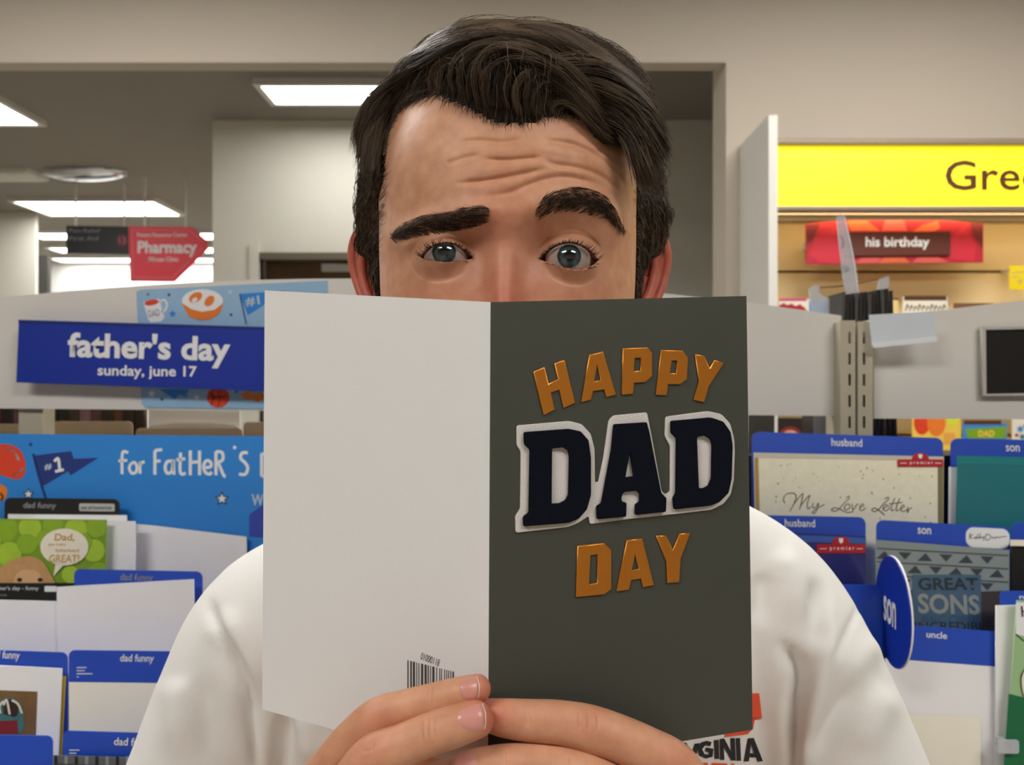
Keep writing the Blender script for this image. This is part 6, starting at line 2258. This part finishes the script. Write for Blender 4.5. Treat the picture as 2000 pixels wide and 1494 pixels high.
def print_poly(name, polys, m, parent):
    pl = Plane(0.5, 1400, 1440)
    if name == 'print_letter' and m is M_ink:
        mx_ = np.mean([q[0] for q in polys[0]])
        polys = [[(mx_ + (x - mx_) * 0.93, y) for x, y in pp] for pp in polys]
    o = shape(name, pl, polys, m, 0, 0.0004, parent)
    bm = bmesh.new()
    bm.from_mesh(o.data)
    bmesh.ops.triangulate(bm, faces=bm.faces[:])
    bmesh.ops.subdivide_edges(bm, edges=[e for e in bm.edges if e.calc_length() > 0.004], cuts=2, use_grid_fill=True)
    kill = [f for f in bm.faces if f.normal.y > -0.5]
    bmesh.ops.delete(bm, geom=kill, context='FACES')
    for v in bm.verts:
        w_ = v.co
        ppx, ppy = CX + F * w_.x / w_.y, CY - F * (w_.z - CAMZ) / w_.y
        v.co = Vector(on_shirt(ppx, ppy))
    bm.to_mesh(o.data)
    bm.free()
    return o


C8 = lambda pts: [(1420 + x / 2.798, 960 + y / 2.798) for x, y in pts]
CB = lambda pts: [(1260 + x / 2.697, 940 + y / 2.697) for x, y in pts]
M_ink = mat('shirt_black_ink', (34, 36, 40), 0.7)
M_sorange = mat('shirt_orange_ink', (232, 84, 48), 0.7)
print_poly('print', [CB([(480, 1115), (600, 1115), (615, 1248), (578, 1252), (568, 1300), (540, 1330), (420, 1345), (430, 1200)])], M_sorange, tee)
print_poly('print_letter', [CB([(190, 1375), (215, 1375), (245, 1440), (262, 1380), (290, 1378), (262, 1465), (238, 1462)])], M_ink, tee)
print_poly('print_letter', [CB([(352, 1372), (345, 1392), (315, 1388), (298, 1410), (312, 1435), (335, 1438), (338, 1425), (315, 1420), (320, 1400), (362, 1408), (358, 1448), (320, 1458), (282, 1442), (270, 1408), (290, 1375), (322, 1365)])], M_ink, tee)
print_poly('print_letter', [CB([(362, 1362), (388, 1360), (390, 1460), (366, 1460)])], M_ink, tee)
print_poly('print_letter', [CB([(390, 1355), (415, 1353), (455, 1425), (450, 1352), (474, 1350), (480, 1468), (455, 1468), (412, 1395), (416, 1465), (392, 1465)])], M_ink, tee)
print_poly('print_letter', [CB([(476, 1352), (500, 1350), (506, 1470), (482, 1470)])], M_ink, tee)
print_poly('print_letter', [CB([(540, 1352), (572, 1350), (624, 1472), (594, 1474), (585, 1452), (548, 1452), (545, 1473), (516, 1473)]), CB([(556, 1385), (574, 1430), (550, 1430)])], M_ink, tee)
for k, (x0, x1) in enumerate(((246, 330), (350, 432), (452, 470))):
    print_poly('print_letter', [CB([(x0, 1480 + k * 2), (x1, 1482 + k * 2), (x1, 1560), (x0, 1560)])], M_sorange, tee)

# ---------------------------------------------------------------- trousers and shoes below the frame
M_jean = mat('dark_denim', (46, 54, 72), 0.85, var=0.15, scale=80)
tr = []
for sgn in (-1, 1):
    tr.append(tmp_obj('j', tube([(cxb + sgn * .078, .575, cz - .62), (cxb + sgn * .082, .575, cz - .76), (cxb + sgn * .086, .562, cz - 1.12), (cxb + sgn * .090, .582, 0.10)], [.082, .092, .072, .062], 0.012, 32)))
trs = union(tr, 'trousers')
trs.data.materials.append(M_jean)
trs.data.shade_smooth()
trs.parent = person
trs.matrix_parent_inverse = person.matrix_basis.inverted()
for sgn in (-1, 1):
    x = cxb + sgn * .090
    o = tmp_obj('shoe', tube([(x, .595, .052), (x, .54, .056), (x, .46, .050), (x + sgn * .006, .38, .042)], [.050, .050, .048, .040], 0.008, 28, 0.9))
    o.data.materials.append(mat('grey_shoe', (90, 88, 86), 0.7))
    o.data.shade_smooth()
    o.parent = person
    o.matrix_parent_inverse = person.matrix_basis.inverted()
    box('sole', (x - .046, .34, 0.0), (x + .046, .645, .022), M_white, o)
